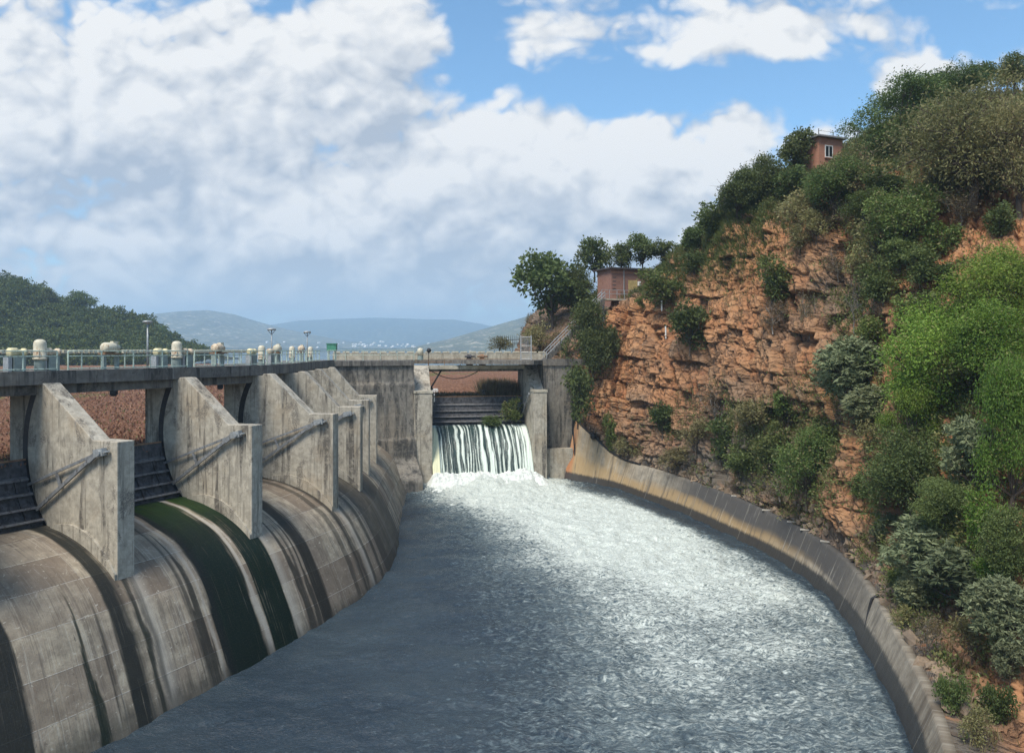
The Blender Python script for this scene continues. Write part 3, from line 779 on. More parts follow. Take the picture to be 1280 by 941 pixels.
# walkway over the far gate, with railing and bits of machinery
root = empty('gate_walkway', ff(-WID / 2, 7.5, -2.6), 'thin concrete walkway slab spanning above the far sluice gate', 'walkway')
MB().prism([ff(t, 6.4, z) for t, z in [(-WID - 0.3, -2.10), (0.3, -2.10), (0.3, -2.62), (-WID - 0.3, -2.62)]], -FN * 2.2).build('slab', M['conc_cream'], root)
MB().prism([ff(t, 6.9, z) for t, z in [(-WID, -2.63), (0, -2.63), (0, -2.95), (-WID, -2.95)]], -FN * 0.4).build('beam', M['conc_dark'], root)
def straight_rail(name, A, B, z0, label, n, mat='rail', h=1.2, group=None, rails=(1.0, 0.55)):
    A = np.asarray(A, float); B = np.asarray(B, float)
    root = empty(name, (A + B) / 2, label, 'railing', group)
    for nm, k in zip(('top_rail', 'middle_rail'), rails):
        MB().tube([A + (0, 0, h * k), B + (0, 0, h * k)], 0.035, 6).build(nm, M[mat], root)
    for q in np.linspace(0, 1, n):
        p = A + (B - A) * q
        MB().tube([p, p + (0, 0, h)], 0.04, 6).build('post', M[mat], root)
    return root
straight_rail('walkway_railing', ff(-WID, 6.6, -2.1), ff(-0.1, 6.6, -2.1), 0, 'thin low railing along the walkway above the waterfall gate', 7, 'steel_rust', 0.85)
straight_rail('abutment_railing', a0 + (0.4, 0.1, -1.35), a1 + (0, 0.2, -1.35), 0, 'thin green railing on the dark abutment wall right of the green box', 6, 'rail', 1.3)
# cream road parapet on the dam crest behind
A = np.array([-24.5, 106.0, -1.35]); B = np.array([5.0, 111.5, -1.35]); d = (B - A) / np.linalg.norm(B - A); nn = np.array([d[1], -d[0], 0])
root = empty('road_parapet', (A + B) / 2, 'long cream concrete parapet of the road along the dam crest', 'parapet')
MB().prism([A, B, B - nn * 0.4, A - nn * 0.4], (0, 0, 0.95)).build('parapet_wall', M['conc_cream'], root)
mb = MB(); L = np.linalg.norm(B - A)
for q in np.arange(0, L - 1, 1.25):
    mb.beam(A + d * (q + 0.1) - nn * 0.2 + (0, 0, 1.06), A + d * (q + 1.0) - nn * 0.2 + (0, 0, 1.06), 0.5, 0.2)
mb.build('cap_blocks', M['cream_paint'], root)
root = empty('dam_crest', (A + B) / 2 + (0, 2, -1), 'concrete crest of the dam under the cream parapet', 'dam')
MB().prism([A + nn * 9.5 + (0, 0, -0.012) + d * 26, B + nn * 3.0 + (0, 0, -0.012), B - nn * 5 + (0, 0, -0.012), A - nn * 5 + (0, 0, -0.012), A + nn * 0.2 + (0, 0, -0.012), A + nn * 0.2 + d * 13 + (0, 0, -0.012)], (0, 0, -0.55)).build('crest_slab', M['conc_deck'], root)

# machinery near the far gate
p = ff(-WID - 1.0, 7.5, -1.35)
root = empty('gear_dome', p, 'small cream dome above the pier left of the waterfall', 'machine cover')
MB().lathe(p, [(0.4, 0), (0.4, 0.6)], 12).build('pedestal', M['cabinet'], root)
MB().lathe(p + (0, 0, 0.6), [(0.42, 0), (0.42, 0.75), (0.34, 0.95), (0.05, 1.05)], 14).build('cover', M['cream_paint'], root, True)
p = ff(-WID + 0.1, 7.0, -2.1)
root = empty('flood_lamp', p, 'black round flood lamp on a stand above the pier left of the waterfall', 'lamp')
MB().tube([p, p + (0, 0, 1.9)], 0.05, 6).build('stand', M['steel_black'], root)
MB().lathe(p + (0, -0.2, 2.0), [(0.14, 0), (0.3, 0.2), (0.33, 0.5), (0.1, 0.6)], 12, (0, 1, 0.1)).build('lamp_head', M['steel_black'], root, True)
for px, lab, mt in ((587, 'rusty winch on the walkway left of the waterfall gate centre', 'steel_dark'), (603, 'rusty winch on the walkway right of the waterfall gate centre', 'steel_rust')):
    p = at(px, 455, 109); p[2] = -2.1
    root = empty('gate_winch', p, lab, 'winch')
    MB().box(p, 0.9, 0.6, 0.9).build('winch_base', M[mt], root)
    MB().lathe(p + (-0.7, 0, 1.2), [(0.12, 0), (0.12, 0.3), (0.32, 0.32), (0.32, 0.95), (0.12, 0.97), (0.12, 1.4)], 12, (1, 0, 0)).build('drum', M[mt], root)
    MB().lathe(p + (0.75, 0, 1.2), [(0.4, 0), (0.4, 0.06)], 16, (1, 0, 0)).build('wheel', M['steel_dark'], root)
# spiked security fence and steel gate at the right end
p0 = at(622, 445, 112); p1 = at(660, 445, 112); p0[2] = p1[2] = -1.0
root = empty('security_fence', (p0 + p1) / 2, 'rusty steel frame topped with spikes at the right end of the walkway', 'fence')
for z in (1.95, 2.5):
    MB().tube([p0 + (0, 0, z), p1 + (0, 0, z)], 0.05, 6).build('rail', M['steel_dark'], root)
for q in np.linspace(0, 1, 5):
    p = p0 + (p1 - p0) * q
    if q > 0.4: MB().tube([p, p + (0, 0, 2.5)], 0.05, 6).build('post', M['steel_dark'], root)
for q in np.linspace(0.02, 0.98, 15):
    p = p0 + (p1 - p0) * q
    MB().tube([p + (0, 0, 1.7), p + (0, 0, 2.9), p + (0, 0, 3.2)], [0.035, 0.035, 0.004], 5).build('spike', M['steel_dark'], root)
p0 = at(651, 450, 106.5); p1 = at(664, 450, 106.0); p0[2] = p1[2] = -1.4
root = empty('mesh_gate', (p0 + p1) / 2, 'narrow galvanised mesh gate at the foot of the hillside stairs', 'gate')
for p in (p0, p1): MB().box(p, 0.16, 0.16, 3.4).build('post', M['galv'], root)
mb = MB()
for q in np.linspace(0.12, 0.88, 8): mb.tube([p0 + (p1 - p0) * q + (0, 0, 0.1), p0 + (p1 - p0) * q + (0, 0, 3.2)], 0.025, 5)
for z in (0.2, 1.1, 2.0, 3.2): mb.tube([p0 + (0, 0, z), p1 + (0, 0, z)], 0.035, 5)
mb.build('mesh_panel', M['galv'], root)
# cable hanging beneath the walkway and a strut
q0, q1 = ff(-WID + 0.2, 6.9, -2.7), ff(-WID + 7.3, 7.2, -2.7)
o = MB().tube([q0 + (q1 - q0) * s + np.array([0, 0, -1.25 * 4 * s * (1 - s)]) for s in np.linspace(0, 1, 16)], 0.06, 6).build('hanging_cable', M['rubber'])
tag(o, 'dark cable sagging under the walkway above the waterfall', 'cable')
o = MB().beam(ff(-WID + 1.9, 7.0, -2.65), ff(-WID + 0.35, 6.0, -5.1), 0.16, 0.16).beam(ff(-WID + 0.3, 6.0, -5.1), ff(-WID + 0.5, 5.9, -5.4), 0.3, 0.3).build('walkway_strut', M['steel_black'])
tag(o, 'dark slanting strut under the left end of the walkway', 'strut')
p = ff(-WID + 0.45, 4.8, -6.95)
root = empty('gauge_plate', p, 'small white square plate with a dark centre at the top left of the far gate', 'gauge')
MB().prism([p + FA * -0.3, p + FA * 0.3, p + FA * 0.3 + (0, 0, 0.6), p + FA * -0.3 + (0, 0, 0.6)], FN * 0.05).build('plate', M['white_paint'], root)
MB().prism([p + FN * 0.06 + FA * -0.14 + (0, 0, 0.16), p + FN * 0.06 + FA * 0.14 + (0, 0, 0.16), p + FN * 0.06 + FA * 0.14 + (0, 0, 0.44), p + FN * 0.06 + FA * -0.14 + (0, 0, 0.44)], FN * 0.02).build('centre', M['steel_black'], root)

# pipe down the joint right of the abutment
o = MB().tube([ff(5.72, 1.9, -3.5), ff(5.72, 1.9, -9), ff(5.9, 1.0, -15.2), ff(6.0, 0.6, -17)], 0.09, 7).build('drain_pipe', M['steel_black'])
tag(o, 'thin dark vertical pipe in the corner of the grey wall and the tan channel wall', 'pipe')

# ================================================================== CHANNEL WALL on the right
fw = np.array([(7.0, 103.6, -17.0), (9.6, 101.9, -17.3), (12.6, 99.2, -17.5), (15.6, 93.4, -17.8), (18.6, 86, -17.95), (20.9, 78, -18.1), (23.2, 69, -18.35), (24.0, 61.4, -18.6), (23.6, 55.5, -18.8), (22.5, 49.7, -19.0), (21.1, 43.7, -19.25), (19.5, 38.0, -19.5), (16.2, 30, -19.8), (11.5, 22, -20.0), (5.0, 14, -20.2)])
ht = np.array([7.4, 5.6, 3.55, 3.5, 3.4, 3.35, 3.1, 2.95, 2.75, 2.55, 2.35, 2.2, 2.1, 2.0, 2.0])
NW = 420
cw = catmull(fw, NW); hw = catmull(ht[:, None], NW)[:, 0]
tg = np.gradient(cw[:, :2], axis=0); tg /= np.linalg.norm(tg, axis=1)[:, None]
ow = np.stack([-tg[:, 1], tg[:, 0], 0 * tg[:, 0]], -1)     # outward (towards the cliff)
segw = np.concatenate([[0], np.cumsum(np.linalg.norm(np.diff(cw, axis=0), axis=1))])
if (ow[200] @ np.array([1.0, 0, 0])) < 0: ow = -ow
rows = []
sec = [(-0.55, -1.5), (-0.25, -0.3), (0.05, 0.25), (0.32, 0.33), (0.50, 0.66), (0.66, 1.0)]
BT = 0.42
for k, f in [(-1.2, None), (-0.2, None)]: pass
NZ = 26
zf = np.linspace(-0.9, 1.0, NZ)
Wl = cw[:, None, :] + ow[:, None, :] * (BT * hw[:, None, None] * np.maximum(zf, -0.3)[None, :, None] + 0.0) + np.array([0, 0, 1.0]) * (hw[:, None] * zf[None, :])[..., None]
topw = Wl[:, -1].copy()
rng = np.random.default_rng(3)
Wl = Wl + ow[:, None, :] * ((fbm(Wl * np.array([0.9, 0.9, 0.4]), 3, 8) - 0.5) * 0.04)[..., None]
cap1 = topw + ow * 0.45; cap2 = cap1 - np.array([0, 0, 1.6])
Wl = np.concatenate([Wl, cap1[:, None], cap2[:, None]], 1)
NZ2 = NZ + 2
sW = np.repeat(segw[:, None], NZ2, 1)
zW = np.concatenate([zf, [1.0, 0.6]])[None, :] * hw[:, None]
hh = np.concatenate([zf, [1.02, 1.0]])[None, :].repeat(NW, 0)
def chanmat():
    t = NT('channel_wall_concrete'); s = t.attr('s'); z = t.attr('zh'); f = t.attr('hf')
    uv = t.n('ShaderNodeCombineXYZ', {0: s, 1: z, 2: 0.0}).outputs[0]
    st = t.noise(t.scl(uv, (1.3, 0.12, 1)), 1, 6, 0.65); st2 = t.noise(t.scl(uv, (4.5, 0.25, 1)), 1, 5, 0.65)
    mid = t.noise(uv, 1.4, 7, 0.7); big = t.noise(t.scl(uv, (0.10, 0.35, 1)), 1, 3, 0.5)
    c = t.mix(t.mr(mid, 0.3, 0.7), (0.19, 0.166, 0.130), (0.32, 0.285, 0.228))
    dk = t.math('MULTIPLY', t.mr(s, 15, 24), t.mr(s, 62, 47))
    ff_ = t.math('ADD', f, t.math('MULTIPLY', t.math('SUBTRACT', big, 0.5), 0.7))
    up = t.math('MULTIPLY', t.mr(ff_, 0.28, 0.46), dk)
    c = t.mix(t.math('MULTIPLY', up, 0.92), c, (0.058, 0.056, 0.056))
    tanf = t.math('MULTIPLY', t.mr(ff_, 0.62, 0.36), t.mr(s, 50, 34))
    c = t.mix(t.math('MULTIPLY', tanf, 0.8), c, (0.34, 0.235, 0.115))
    rust = t.mr(s, 1.2, 0.6)
    c = t.mix(t.math('MULTIPLY', rust, 0.8), c, (0.36, 0.13, 0.055))
    c = t.mix(t.math('MULTIPLY', t.math('MULTIPLY', t.mr(s, 12, 7), t.mr(st, 0.35, 0.6)), 0.6), c, (0.42, 0.31, 0.17))
    c = t.mix(t.math('MULTIPLY', t.mr(st, 0.5, 0.66), 0.75), c, (0.075, 0.07, 0.064))
    c = t.mix(t.math('MULTIPLY', t.mr(st2, 0.56, 0.7), 0.45), c, (0.45, 0.42, 0.36))
    c = t.mix(t.math('MULTIPLY', t.math('MULTIPLY', t.mr(s, 58, 74), t.mr(st, 0.34, 0.54)), 0.75), c, (0.125, 0.098, 0.070))
    wet = t.mr(t.math('ADD', t.math('SUBTRACT', z, t.mr(s, 40, 68, 0.0, 0.35)), t.math('MULTIPLY', t.math('SUBTRACT', st2, 0.5), 0.5)), 0.95, 0.6)
    c = t.mix(t.math('MULTIPLY', wet, 0.93), c, (0.026, 0.027, 0.028))
    fr_ = t.math('FRACT', t.math('DIVIDE', s, 9.5))
    j = t.mr(t.math('ABSOLUTE', t.math('SUBTRACT', fr_, 0.5)), 0.008, 0.0)
    c = t.mix(t.math('MULTIPLY', j, 0.3), c, (0.42, 0.39, 0.33))
    return t.finish(c, t.mr(wet, 0, 1, 0.9, 0.4), t.bump(t.math('ADD', mid, t.math('MULTIPLY', st2, 0.6)), 0.6, 0.07), 0.25)
M['chan'] = chanmat()
chw = obj('channel_wall', Wl.reshape(-1, 3), grid_faces(NW, NZ2)[:, ::-1], M['chan'], None, {'s': sW.ravel(), 'zh': zW.ravel(), 'hf': hh.ravel()}, True)
tag(chw, 'low curved concrete channel wall with dark and tan stains at the foot of the cliff', 'wall')

# pipe lying on the start of the wall with a black float, hose further on, wooden bits
ti = [3, 18, 34, 50, 66, 80]
o = MB().tube([topw[0] + (-0.2, 0.2, 1.6)] + [topw[k] + np.array([0, 0, 0.12]) for k in ti], 0.10, 7).build('wall_pipe', M['steel_black'])
tag(o, 'dark pipe running down along the top of the tan channel wall', 'pipe')
p = topw[30] + np.array([-0.15, -0.25, 0.25])
o = MB().lathe(p - np.array([0.45, 0, 0]), [(0.1, 0), (0.36, 0.08), (0.48, 0.3), (0.48, 0.5), (0.36, 0.75), (0.1, 0.85)], 14, (1, 0.2, 0)).build('float_drum', M['rubber'], None, True)
tag(o, 'round black float caught on the pipe atop the tan channel wall', 'float')
kh = int(np.argmin(np.abs(cw[:, 1] - 51.5)))
pts = [topw[kh] + ow[kh] * 0.9 + (0, 0, 0.1), topw[kh] + ow[kh] * 0.2 + (0, 0, 0.14)]
for s in np.linspace(0.05, 1.05, 9):
    b = topw[kh] * (1 - s) + cw[kh] * s
    pts.append(b - ow[kh] * 0.13 + np.array([0.12 * math.sin(s * 3), -1.3 * s * s, 0.0]))
o = MB().tube(pts, 0.10, 8).build('black_hose', M['rubber'], None, True)
tag(o, 'thick black hose hanging over the channel wall down to the foamy water', 'hose')
for q, (k, lab) in enumerate(((150, 'first'), (168, 'b'), (181, 'c'), (190, 'd'), (203, 'e'))):
    p = topw[k] + ow[k] * (0.25) + np.array([0, 0, 0.05])
    d = np.array([tg[k, 0], tg[k, 1], 0]) * 0.3 + ow[k] * (0.75 if q % 2 else 0.55)
    o = MB().beam(p - d * 0.6, p + d * 0.6, 0.28, 0.09).build('wood_plank', M['wood_pale'])
    tag(o, 'short pale plank lying across the top of the dark channel wall', 'plank', 'planks on the channel wall')
# iron stubs standing out of the tan wall
for k, h in ((17, 1.6), (20, 2.0), (24, 1.5), (29, 1.3)):
    p = cw[k] + ow[k] * 0.45 + np.array([0, -0.12, 0.6])
    o = MB().beam(p, p + np.array([0.25, 0, h]) + ow[k] * BT * h, 0.16, 0.16).build('iron_stub', M['steel_black'])
    tag(o, 'dark iron bar against the foot of the tan channel wall beside the waterfall', 'iron bar', 'iron bars on the tan wall')

# ================================================================== WATER
def zwater(Y):
    return np.interp(Y, [10, 20, 38, 50, 61, 78, 94, 106], [-20.2, -20.0, -19.47, -19.05, -18.65, -18.12, -17.75, -17.0])
NY, NX = 760, 470
ys = 16 * (106.0 / 16) ** np.linspace(0, 1, NY)
xs_ = np.linspace(-36, 27, NX)
X, Y = np.meshgrid(xs_, ys, indexing='ij')
wx = (fbm(np.stack([X * 0.08, Y * 0.08, 0 * X], -1), 3, 41) - 0.5) * 6
wy = (fbm(np.stack([X * 0.08 + 9, Y * 0.08, 0 * X], -1), 3, 42) - 0.5) * 9
Yw = Y + wy * 0.5; Xw = X + wx * 0.6
xc = np.interp(Yw, [16, 30, 38, 45, 60, 80, 90, 97, 106], [7.0, 9.5, 11.2, 12.4, 12.6, 7.5, 2.0, -3.0, -4])
hwid = np.interp(Yw, [16, 38, 45, 60, 80, 90, 97, 106], [15, 15.5, 15.5, 14.5, 13.5, 13.5, 12.5, 13])
amp = np.interp(Yw, [16, 34, 45, 60, 75, 85, 106], [0.34, 0.46, 0.60, 0.82, 1.02, 1.15, 1.2])
lat = (Xw - xc) / hwid
cov = amp * np.where(lat < 0, np.exp(-np.abs(lat) ** 2.2 * 1.35), np.exp(-np.abs(lat) ** 4 * 0.9))
# distance to the channel wall foot: a dark strip on the far half
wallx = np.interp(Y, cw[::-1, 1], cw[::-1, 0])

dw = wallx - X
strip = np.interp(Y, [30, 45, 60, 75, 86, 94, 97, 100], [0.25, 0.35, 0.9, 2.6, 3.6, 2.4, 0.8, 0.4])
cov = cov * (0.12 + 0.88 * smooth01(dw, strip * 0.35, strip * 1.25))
edge = np.exp(-((dw - 0.3) / 0.35) ** 2) * 0.25
cov = np.maximum(cov, edge)
# streaks that curl away from the falls on the left
r = np.sqrt((X + 6) ** 2 + (Y - 100) ** 2)
cov = cov + 0.05 * smooth01(fbm(np.stack([r * 0.35 + wx * 0.3, np.arctan2(X + 6, 100 - Y) * 1.5, 0 * X], -1), 3, 44), 0.5, 0.75)
sto = fbm(np.stack([X * 0.12 - Y * 0.03, Y * 0.35 + X * 0.05, 0 * X], -1), 4, 45)
cov = cov + 0.0 * smooth01(sto, 0.62, 0.74) * smooth01(cov, 0.02, 0.3)
rip = np.clip(np.sin(r * 1.05 + wx * 0.55), 0, 1) ** 7 * smooth01(fbm(np.stack([X * 0.12, Y * 0.12, 0 * X], -1), 2, 49), 0.42, 0.6)
cov = cov + 0.06 * rip * smooth01(cov, 0.02, 0.25) * (1 - smooth01(cov, 0.7, 1.0))
flow = np.arctan2(X + 7, 103 - Y)
stk = fbm(np.stack([flow * 16 + wx * 0.12, r * 0.10, 0 * X], -1), 4, 50, 0.6) - 0.5
pch = fbm(np.stack([X * 0.22, Y * 0.22, 0 * X], -1), 4, 51, 0.6) - 0.5
cov = cov + (0.20 * stk + 0.14 * pch) * smooth01(cov, 0.06, 0.35) * (1 - 0.4 * smooth01(cov, 0.8, 1.1))
cov = np.clip(cov, 0, 1.3)
far = smooth01(Y, 70, 96) * np.exp(-((X + 3.5) / 10) ** 2)
# falls pool mound
dd = np.sqrt(((X + 3.6) / 8.0) ** 2 + ((Y - 99) / 5.5) ** 2)
mound = 1.35 * np.exp(-dd ** 2 * 1.1)
big = fbm(np.stack([X * 0.30, Y * 0.45, 0 * X], -1), 4, 46) - 0.5
sm = fbm(np.stack([X * 1.1 - Y * 0.35, Y * 1.3 + X * 0.3, 0 * X], -1), 4, 47) - 0.5
fine = fbm(np.stack([X * 2.6, Y * 2.9, 0 * X], -1), 3, 48) - 0.5
Z = zwater(Y) + mound + big * (0.25 + 0.9 * far) + sm * (0.14 + 0.55 * np.clip(cov, 0, 1)) + fine * (0.05 + 0.20 * np.clip(cov, 0, 1)) + 0.05 * np.sin(r * 1.6 + wx)
def watermat():
    t = NT('foaming_channel_water'); co = t.coord()
    cv = t.attr('foam')
    w = t.vmath('ADD', co, t.scl(t.noise(co, 0.5, 3, out='Color'), (1.4, 1.4, 0)))
    rot = t.n('ShaderNodeMapping', {'Vector': w, 'Rotation': (0, 0, 0.75), 'Scale': (0.85, 1.75, 0.5)}).outputs[0]
    n1 = t.noise(rot, 2.6, 7, 0.66, 0.3)
    n2 = t.noise(rot, 7.5, 4, 0.62)
    v = t.n('ShaderNodeTexVoronoi', {'Vector': rot, 'Scale': 4.2}, feature='SMOOTH_F1').outputs[0]
    s = t.math('ADD', t.math('MULTIPLY', n1, 0.55), t.math('ADD', t.math('MULTIPLY', n2, 0.30), t.math('MULTIPLY', v, 0.22)))
    thr = t.math('SUBTRACT', 0.82, t.math('MULTIPLY', cv, 0.50))
    d = t.math('SUBTRACT', s, thr)
    foam = t.mr(d, -0.05, 0.12)
    thin = t.math('MULTIPLY', t.mr(d, -0.20, 0.03), 0.42)
    big = t.noise(co, 0.11, 4, 0.6)
    deep = t.mix(t.mr(big, 0.35, 0.65), (0.019, 0.032, 0.046), (0.034, 0.051, 0.064))
    deep = t.mix(t.math('MULTIPLY', t.mr(n2, 0.42, 0.62), 0.35), deep, (0.060, 0.080, 0.098))
    c = t.mix(thin, deep, (0.26, 0.33, 0.34))
    fc_ = t.mix(t.mr(n2, 0.35, 0.65), (0.38, 0.43, 0.40), (0.66, 0.70, 0.655))
    fc_ = t.mix(t.mr(cv, 0.35, 0.95), t.mix(0.45, fc_, (0.20, 0.25, 0.26)), fc_)
    c = t.mix(foam, c, fc_)
    rough = t.mr(foam, 0, 1, 0.22, 0.8)
    h = t.math('ADD', t.math('MULTIPLY', n2, 0.5), t.math('ADD', t.math('MULTIPLY', n1, 0.8), t.math('MULTIPLY', foam, 0.25)))
    hs = t.noise(rot, 8.0, 4, 0.6)
    h = t.math('ADD', h, t.math('MULTIPLY', hs, 0.22))
    h = t.math('MULTIPLY', h, t.mr(cv, 0.0, 0.45, 0.8, 1.0))
    return t.finish(c, rough, t.bump(h, 0.85, 0.16), 0.36)
M['water'] = watermat()
wat = obj('channel_water', np.stack([X, Y, Z], -1).reshape(-1, 3), grid_faces(NX, NY), M['water'], None, {'foam': cov.ravel()}, True)
tag(wat, 'dark grey channel water with white foam spreading from the waterfall', 'water', kind='structure')

# waterfall sheet
nt, nm_ = 700, 60
tt = np.linspace(-WID + 0.02, -0.02, nt)
fc2 = catmull(np.array([(7.2, -10.25), (6.2, -10.25), (5.1, -10.3), (3.7, -10.85), (2.2, -12.3), (0.9, -14.2), (-0.2, -16.4), (-1.0, -18.6)]), nm_)
T = tt[:, None].repeat(nm_, 1); K = np.linspace(0, 1, nm_)[None, :].repeat(nt, 0)
def bands(x, cs):
    r = np.zeros_like(x)
    for c, w, a in cs: r = np.maximum(r, a * np.exp(-np.abs((x - c) / w) ** 3))
    return r
q = (tt + WID) / WID
q2 = q + (fbm(np.stack([q * 60, 0 * q, 0 * q], -1), 2, 3) - 0.5) * 0.01
cs = [(0.02, 0.055, 1.0), (0.095, 0.012, 0.55), (0.125, 0.007, 0.4), (0.255, 0.018, 0.95), (0.30, 0.013, 0.8), (0.335, 0.010, 0.6), (0.375, 0.016, 0.9), (0.415, 0.012, 0.5), (0.445, 0.010, 0.45), (0.51, 0.020, 0.95), (0.585, 0.020, 0.95), (0.62, 0.010, 0.5), (0.67, 0.012, 0.8), (0.705, 0.008, 0.6), (0.755, 0.014, 0.85), (0.80, 0.010, 0.7), (0.85, 0.016, 0.85), (0.885, 0.010, 0.6), (0.915, 0.016, 0.9), (0.965, 0.034, 1.0)]
base = bands(q2, cs)
fl = fbm(np.stack([q * 130, 0 * q, 0 * q + 5], -1), 3, 6)
base = base * (0.55 + 0.9 * fbm(np.stack([q * 22, 0 * q, 0 * q + 8], -1), 3, 16))
base = np.clip(np.maximum(base, smooth01(fl, 0.56, 0.74) * 0.6), 0, 1)
wid = base[:, None] * (0.75 + 0.5 * K)
ns = fbm(np.stack([T * 5.0 + K * 1.0, K * 5, 0 * T], -1), 5, 12, 0.6)
qq = q[:, None] + (fbm(np.stack([T * 0.55, K * 2.2, 0 * T + 3], -1), 4, 17, 0.6) - 0.5) * 0.085 * smooth01(K, 0.02, 0.6)
wid = np.interp(qq.ravel(), q, base).reshape(qq.shape) * (0.7 + 0.6 * K)
white = np.clip(wid + (ns - 0.5) * 1.5 * (0.25 + wid), 0, 1)
white = np.maximum(white, smooth01(K + (ns - 0.5) * 0.3, 0.80, 0.95))
jet = ((q < 0.075)[:, None] * 1.0) * smooth01(K, 0.25, 0.4)
Vf = np.array(O)[None, None] + FA * T[..., None] - FN * fc2[None, :, 0:1] + np.array([0, 0, 1.0]) * fc2[None, :, 1:2]
Vf = Vf + FN * ((white * 0.22 + (ns - 0.5) * 0.18 + jet * 0.35) * smooth01(K, 0.1, 0.4))[..., None]
def fallmat():
    t = NT('falling_water'); w = t.attr('white'); j = t.attr('jet'); co = t.coord()
    n = t.noise(t.scl(co, (7, 7, 0.7)), 1, 5, 0.65)
    f = t.mr(t.math('ADD', w, t.math('MULTIPLY', t.math('SUBTRACT', n, 0.5), 0.6)), 0.18, 0.85)
    dk = t.mix(t.mr(n, 0.35, 0.7), (0.018, 0.036, 0.036), (0.05, 0.085, 0.08))
    wh = t.mix(j, (0.66, 0.74, 0.68), (0.72, 0.72, 0.50))
    c = t.mix(f, dk, wh)
    return t.finish(c, t.mr(f, 0, 1, 0.3, 0.75), t.bump(n, 0.5, 0.1), 0.4)
M['fall'] = fallmat()
wf = obj('waterfall', Vf.reshape(-1, 3), grid_faces(nt, nm_), M['fall'], None, {'white': white.ravel(), 'jet': jet.ravel()}, True)
tag(wf, 'white streaked waterfall pouring below the far sluice gate', 'waterfall', kind='structure')
# churned foam lumps at the foot of the falls
nfx, nfy = 260, 120
fx = np.linspace(-WID - 1.2, 1.9, nfx); fy = np.linspace(0.8, -7.5, nfy)
FX, FY = np.meshgrid(fx, fy, indexing='ij')
Pn = np.stack([FX * 0.6, FY * 0.6, 0 * FX], -1)
lump = fbm(Pn, 5, 61, 0.6); sp = fbm(Pn * 4, 3, 62)
prf = np.exp(-((FY + 1.2) / 2.4) ** 2) * smooth01(FX, -WID - 1.6, -WID + 0.6) * (1 - smooth01(FX, 0.2, 2.2))
FZ = -17.6 + prf * (0.9 + 1.9 * lump + 0.6 * (sp - 0.5))
FV = O + FA * FX[..., None] - FN * FY[..., None] + np.array([0, 0, 1.0]) * FZ[..., None]
t = NT('churned_foam'); co = t.coord(); n = t.noise(co, 2.2, 7, 0.7)
M['foam'] = t.finish(t.mix(t.mr(n, 0.3, 0.62), (0.54, 0.59, 0.56), (0.74, 0.77, 0.74)), 0.85, t.bump(n, 0.8, 0.25), 0.2)
o = obj('falls_foam', FV.reshape(-1, 3), grid_faces(nfx, nfy), M['foam'], None, None, True)
tag(o, 'churning white foam at the foot of the waterfall', 'foam', kind='structure')

# ================================================================== RESERVOIR
inn = [off(8.2, -7.05, np.array([q]))[0] for q in np.linspace(0, 8, 30)] + [np.array([-23.6, 94.0, -7.05]), np.array([-24, 101.5, -7.05]), ff(-WID - 1, 8.6, -7.05), ff(-WID / 2, 8.6, -7.05), ff(0.5, 8.6, -7.05), ff(1.4, 9.5, -7.05), np.array([12, 125, -7.05]), np.array([60, 400, -7.05])]
aa_ = np.radians(np.linspace(-95, 14, len(inn)))
out_ = [np.array([7500 * math.sin(a), 7500 * math.cos(a), -7.05]) for a in aa_]
t = NT('reservoir_water'); co = t.coord()
n = t.noise(t.scl(co, (0.6, 1.4, 1)), 1.2, 5, 0.6)
M['lake'] = t.finish((0.028, 0.045, 0.05), 0.08, t.bump(n, 0.12, 0.05), 0.5)
import bmesh
k_ = len(inn)
lake = obj('reservoir_water', np.array(inn + out_), [(q, k_ + q, k_ + q + 1, q + 1) for q in range(k_ - 1)], M['lake'])
tag(lake, 'calm reservoir water behind the dam', 'water', kind='structure')

# floating weed mat: bumpy sheet, brown with green patches
nu, nv = 620, 420
q = np.linspace(0.2, 8.02, nu)
mm = 330 * np.linspace(0, 1, nv) ** 2.1
Ed = off(8.3, 0, q); A_ = np.radians(np.interp(q, [0, 2, 8], [-80, -62, -14]))
dirs = np.stack([np.sin(A_), np.cos(A_), 0 * A_], -1)
G = Ed[:, None, :] + dirs[:, None, :] * mm[None, :, None]
def weed(G, name, seed):
    Pn = G * np.array([1, 1, 0])
    h = (fbm(Pn * 0.9, 4, seed, 0.62) - 0.35) * 0.75 + (fbm(Pn * 3.1, 2, seed + 1) - 0.5) * 0.3
    h += (fbm(Pn * 0.06, 3, seed + 2) - 0.5) * 0.5
    G = G.copy(); G[..., 2] = -6.95 + np.maximum(h, -0.3)
    return G
t = NT('brown_floating_weed'); co = t.coord()
n = t.noise(co, 0.06, 5, 0.6); n2 = t.noise(co, 1.6, 6, 0.7); n3 = t.noise(co, 6, 4, 0.65)
c = t.mix(t.mr(n2, 0.3, 0.7), (0.155, 0.072, 0.046), (0.33, 0.185, 0.118))
c = t.mix(t.math('MULTIPLY', t.mr(n3, 0.5, 0.7), 0.6), c, (0.07, 0.04, 0.03))
c = t.mix(t.math('MULTIPLY', t.mr(n, 0.56, 0.66), 0.75), c, (0.13, 0.15, 0.05))
c = t.mix(t.math('MULTIPLY', t.mr(n3, 0.36, 0.26), 0.5), c, (0.32, 0.22, 0.15))
M['weed'] = t.finish(c, 0.9, t.bump(t.math('ADD', n2, n3), 1.0, 0.3), 0.03)
Gw = weed(G, 'w', 71)
o = obj('floating_weed', Gw.reshape(-1, 3), grid_faces(nu, nv), M['weed'], None, None, False)
tag(o, 'brown mat of floating weed with green patches behind the weir piers', 'weed', kind='stuff')
nu, nv = 150, 320
tq = np.linspace(-WID - 1.8, 1.0, nu); mq = 8.5 + 240 * np.linspace(0, 1, nv) ** 1.9
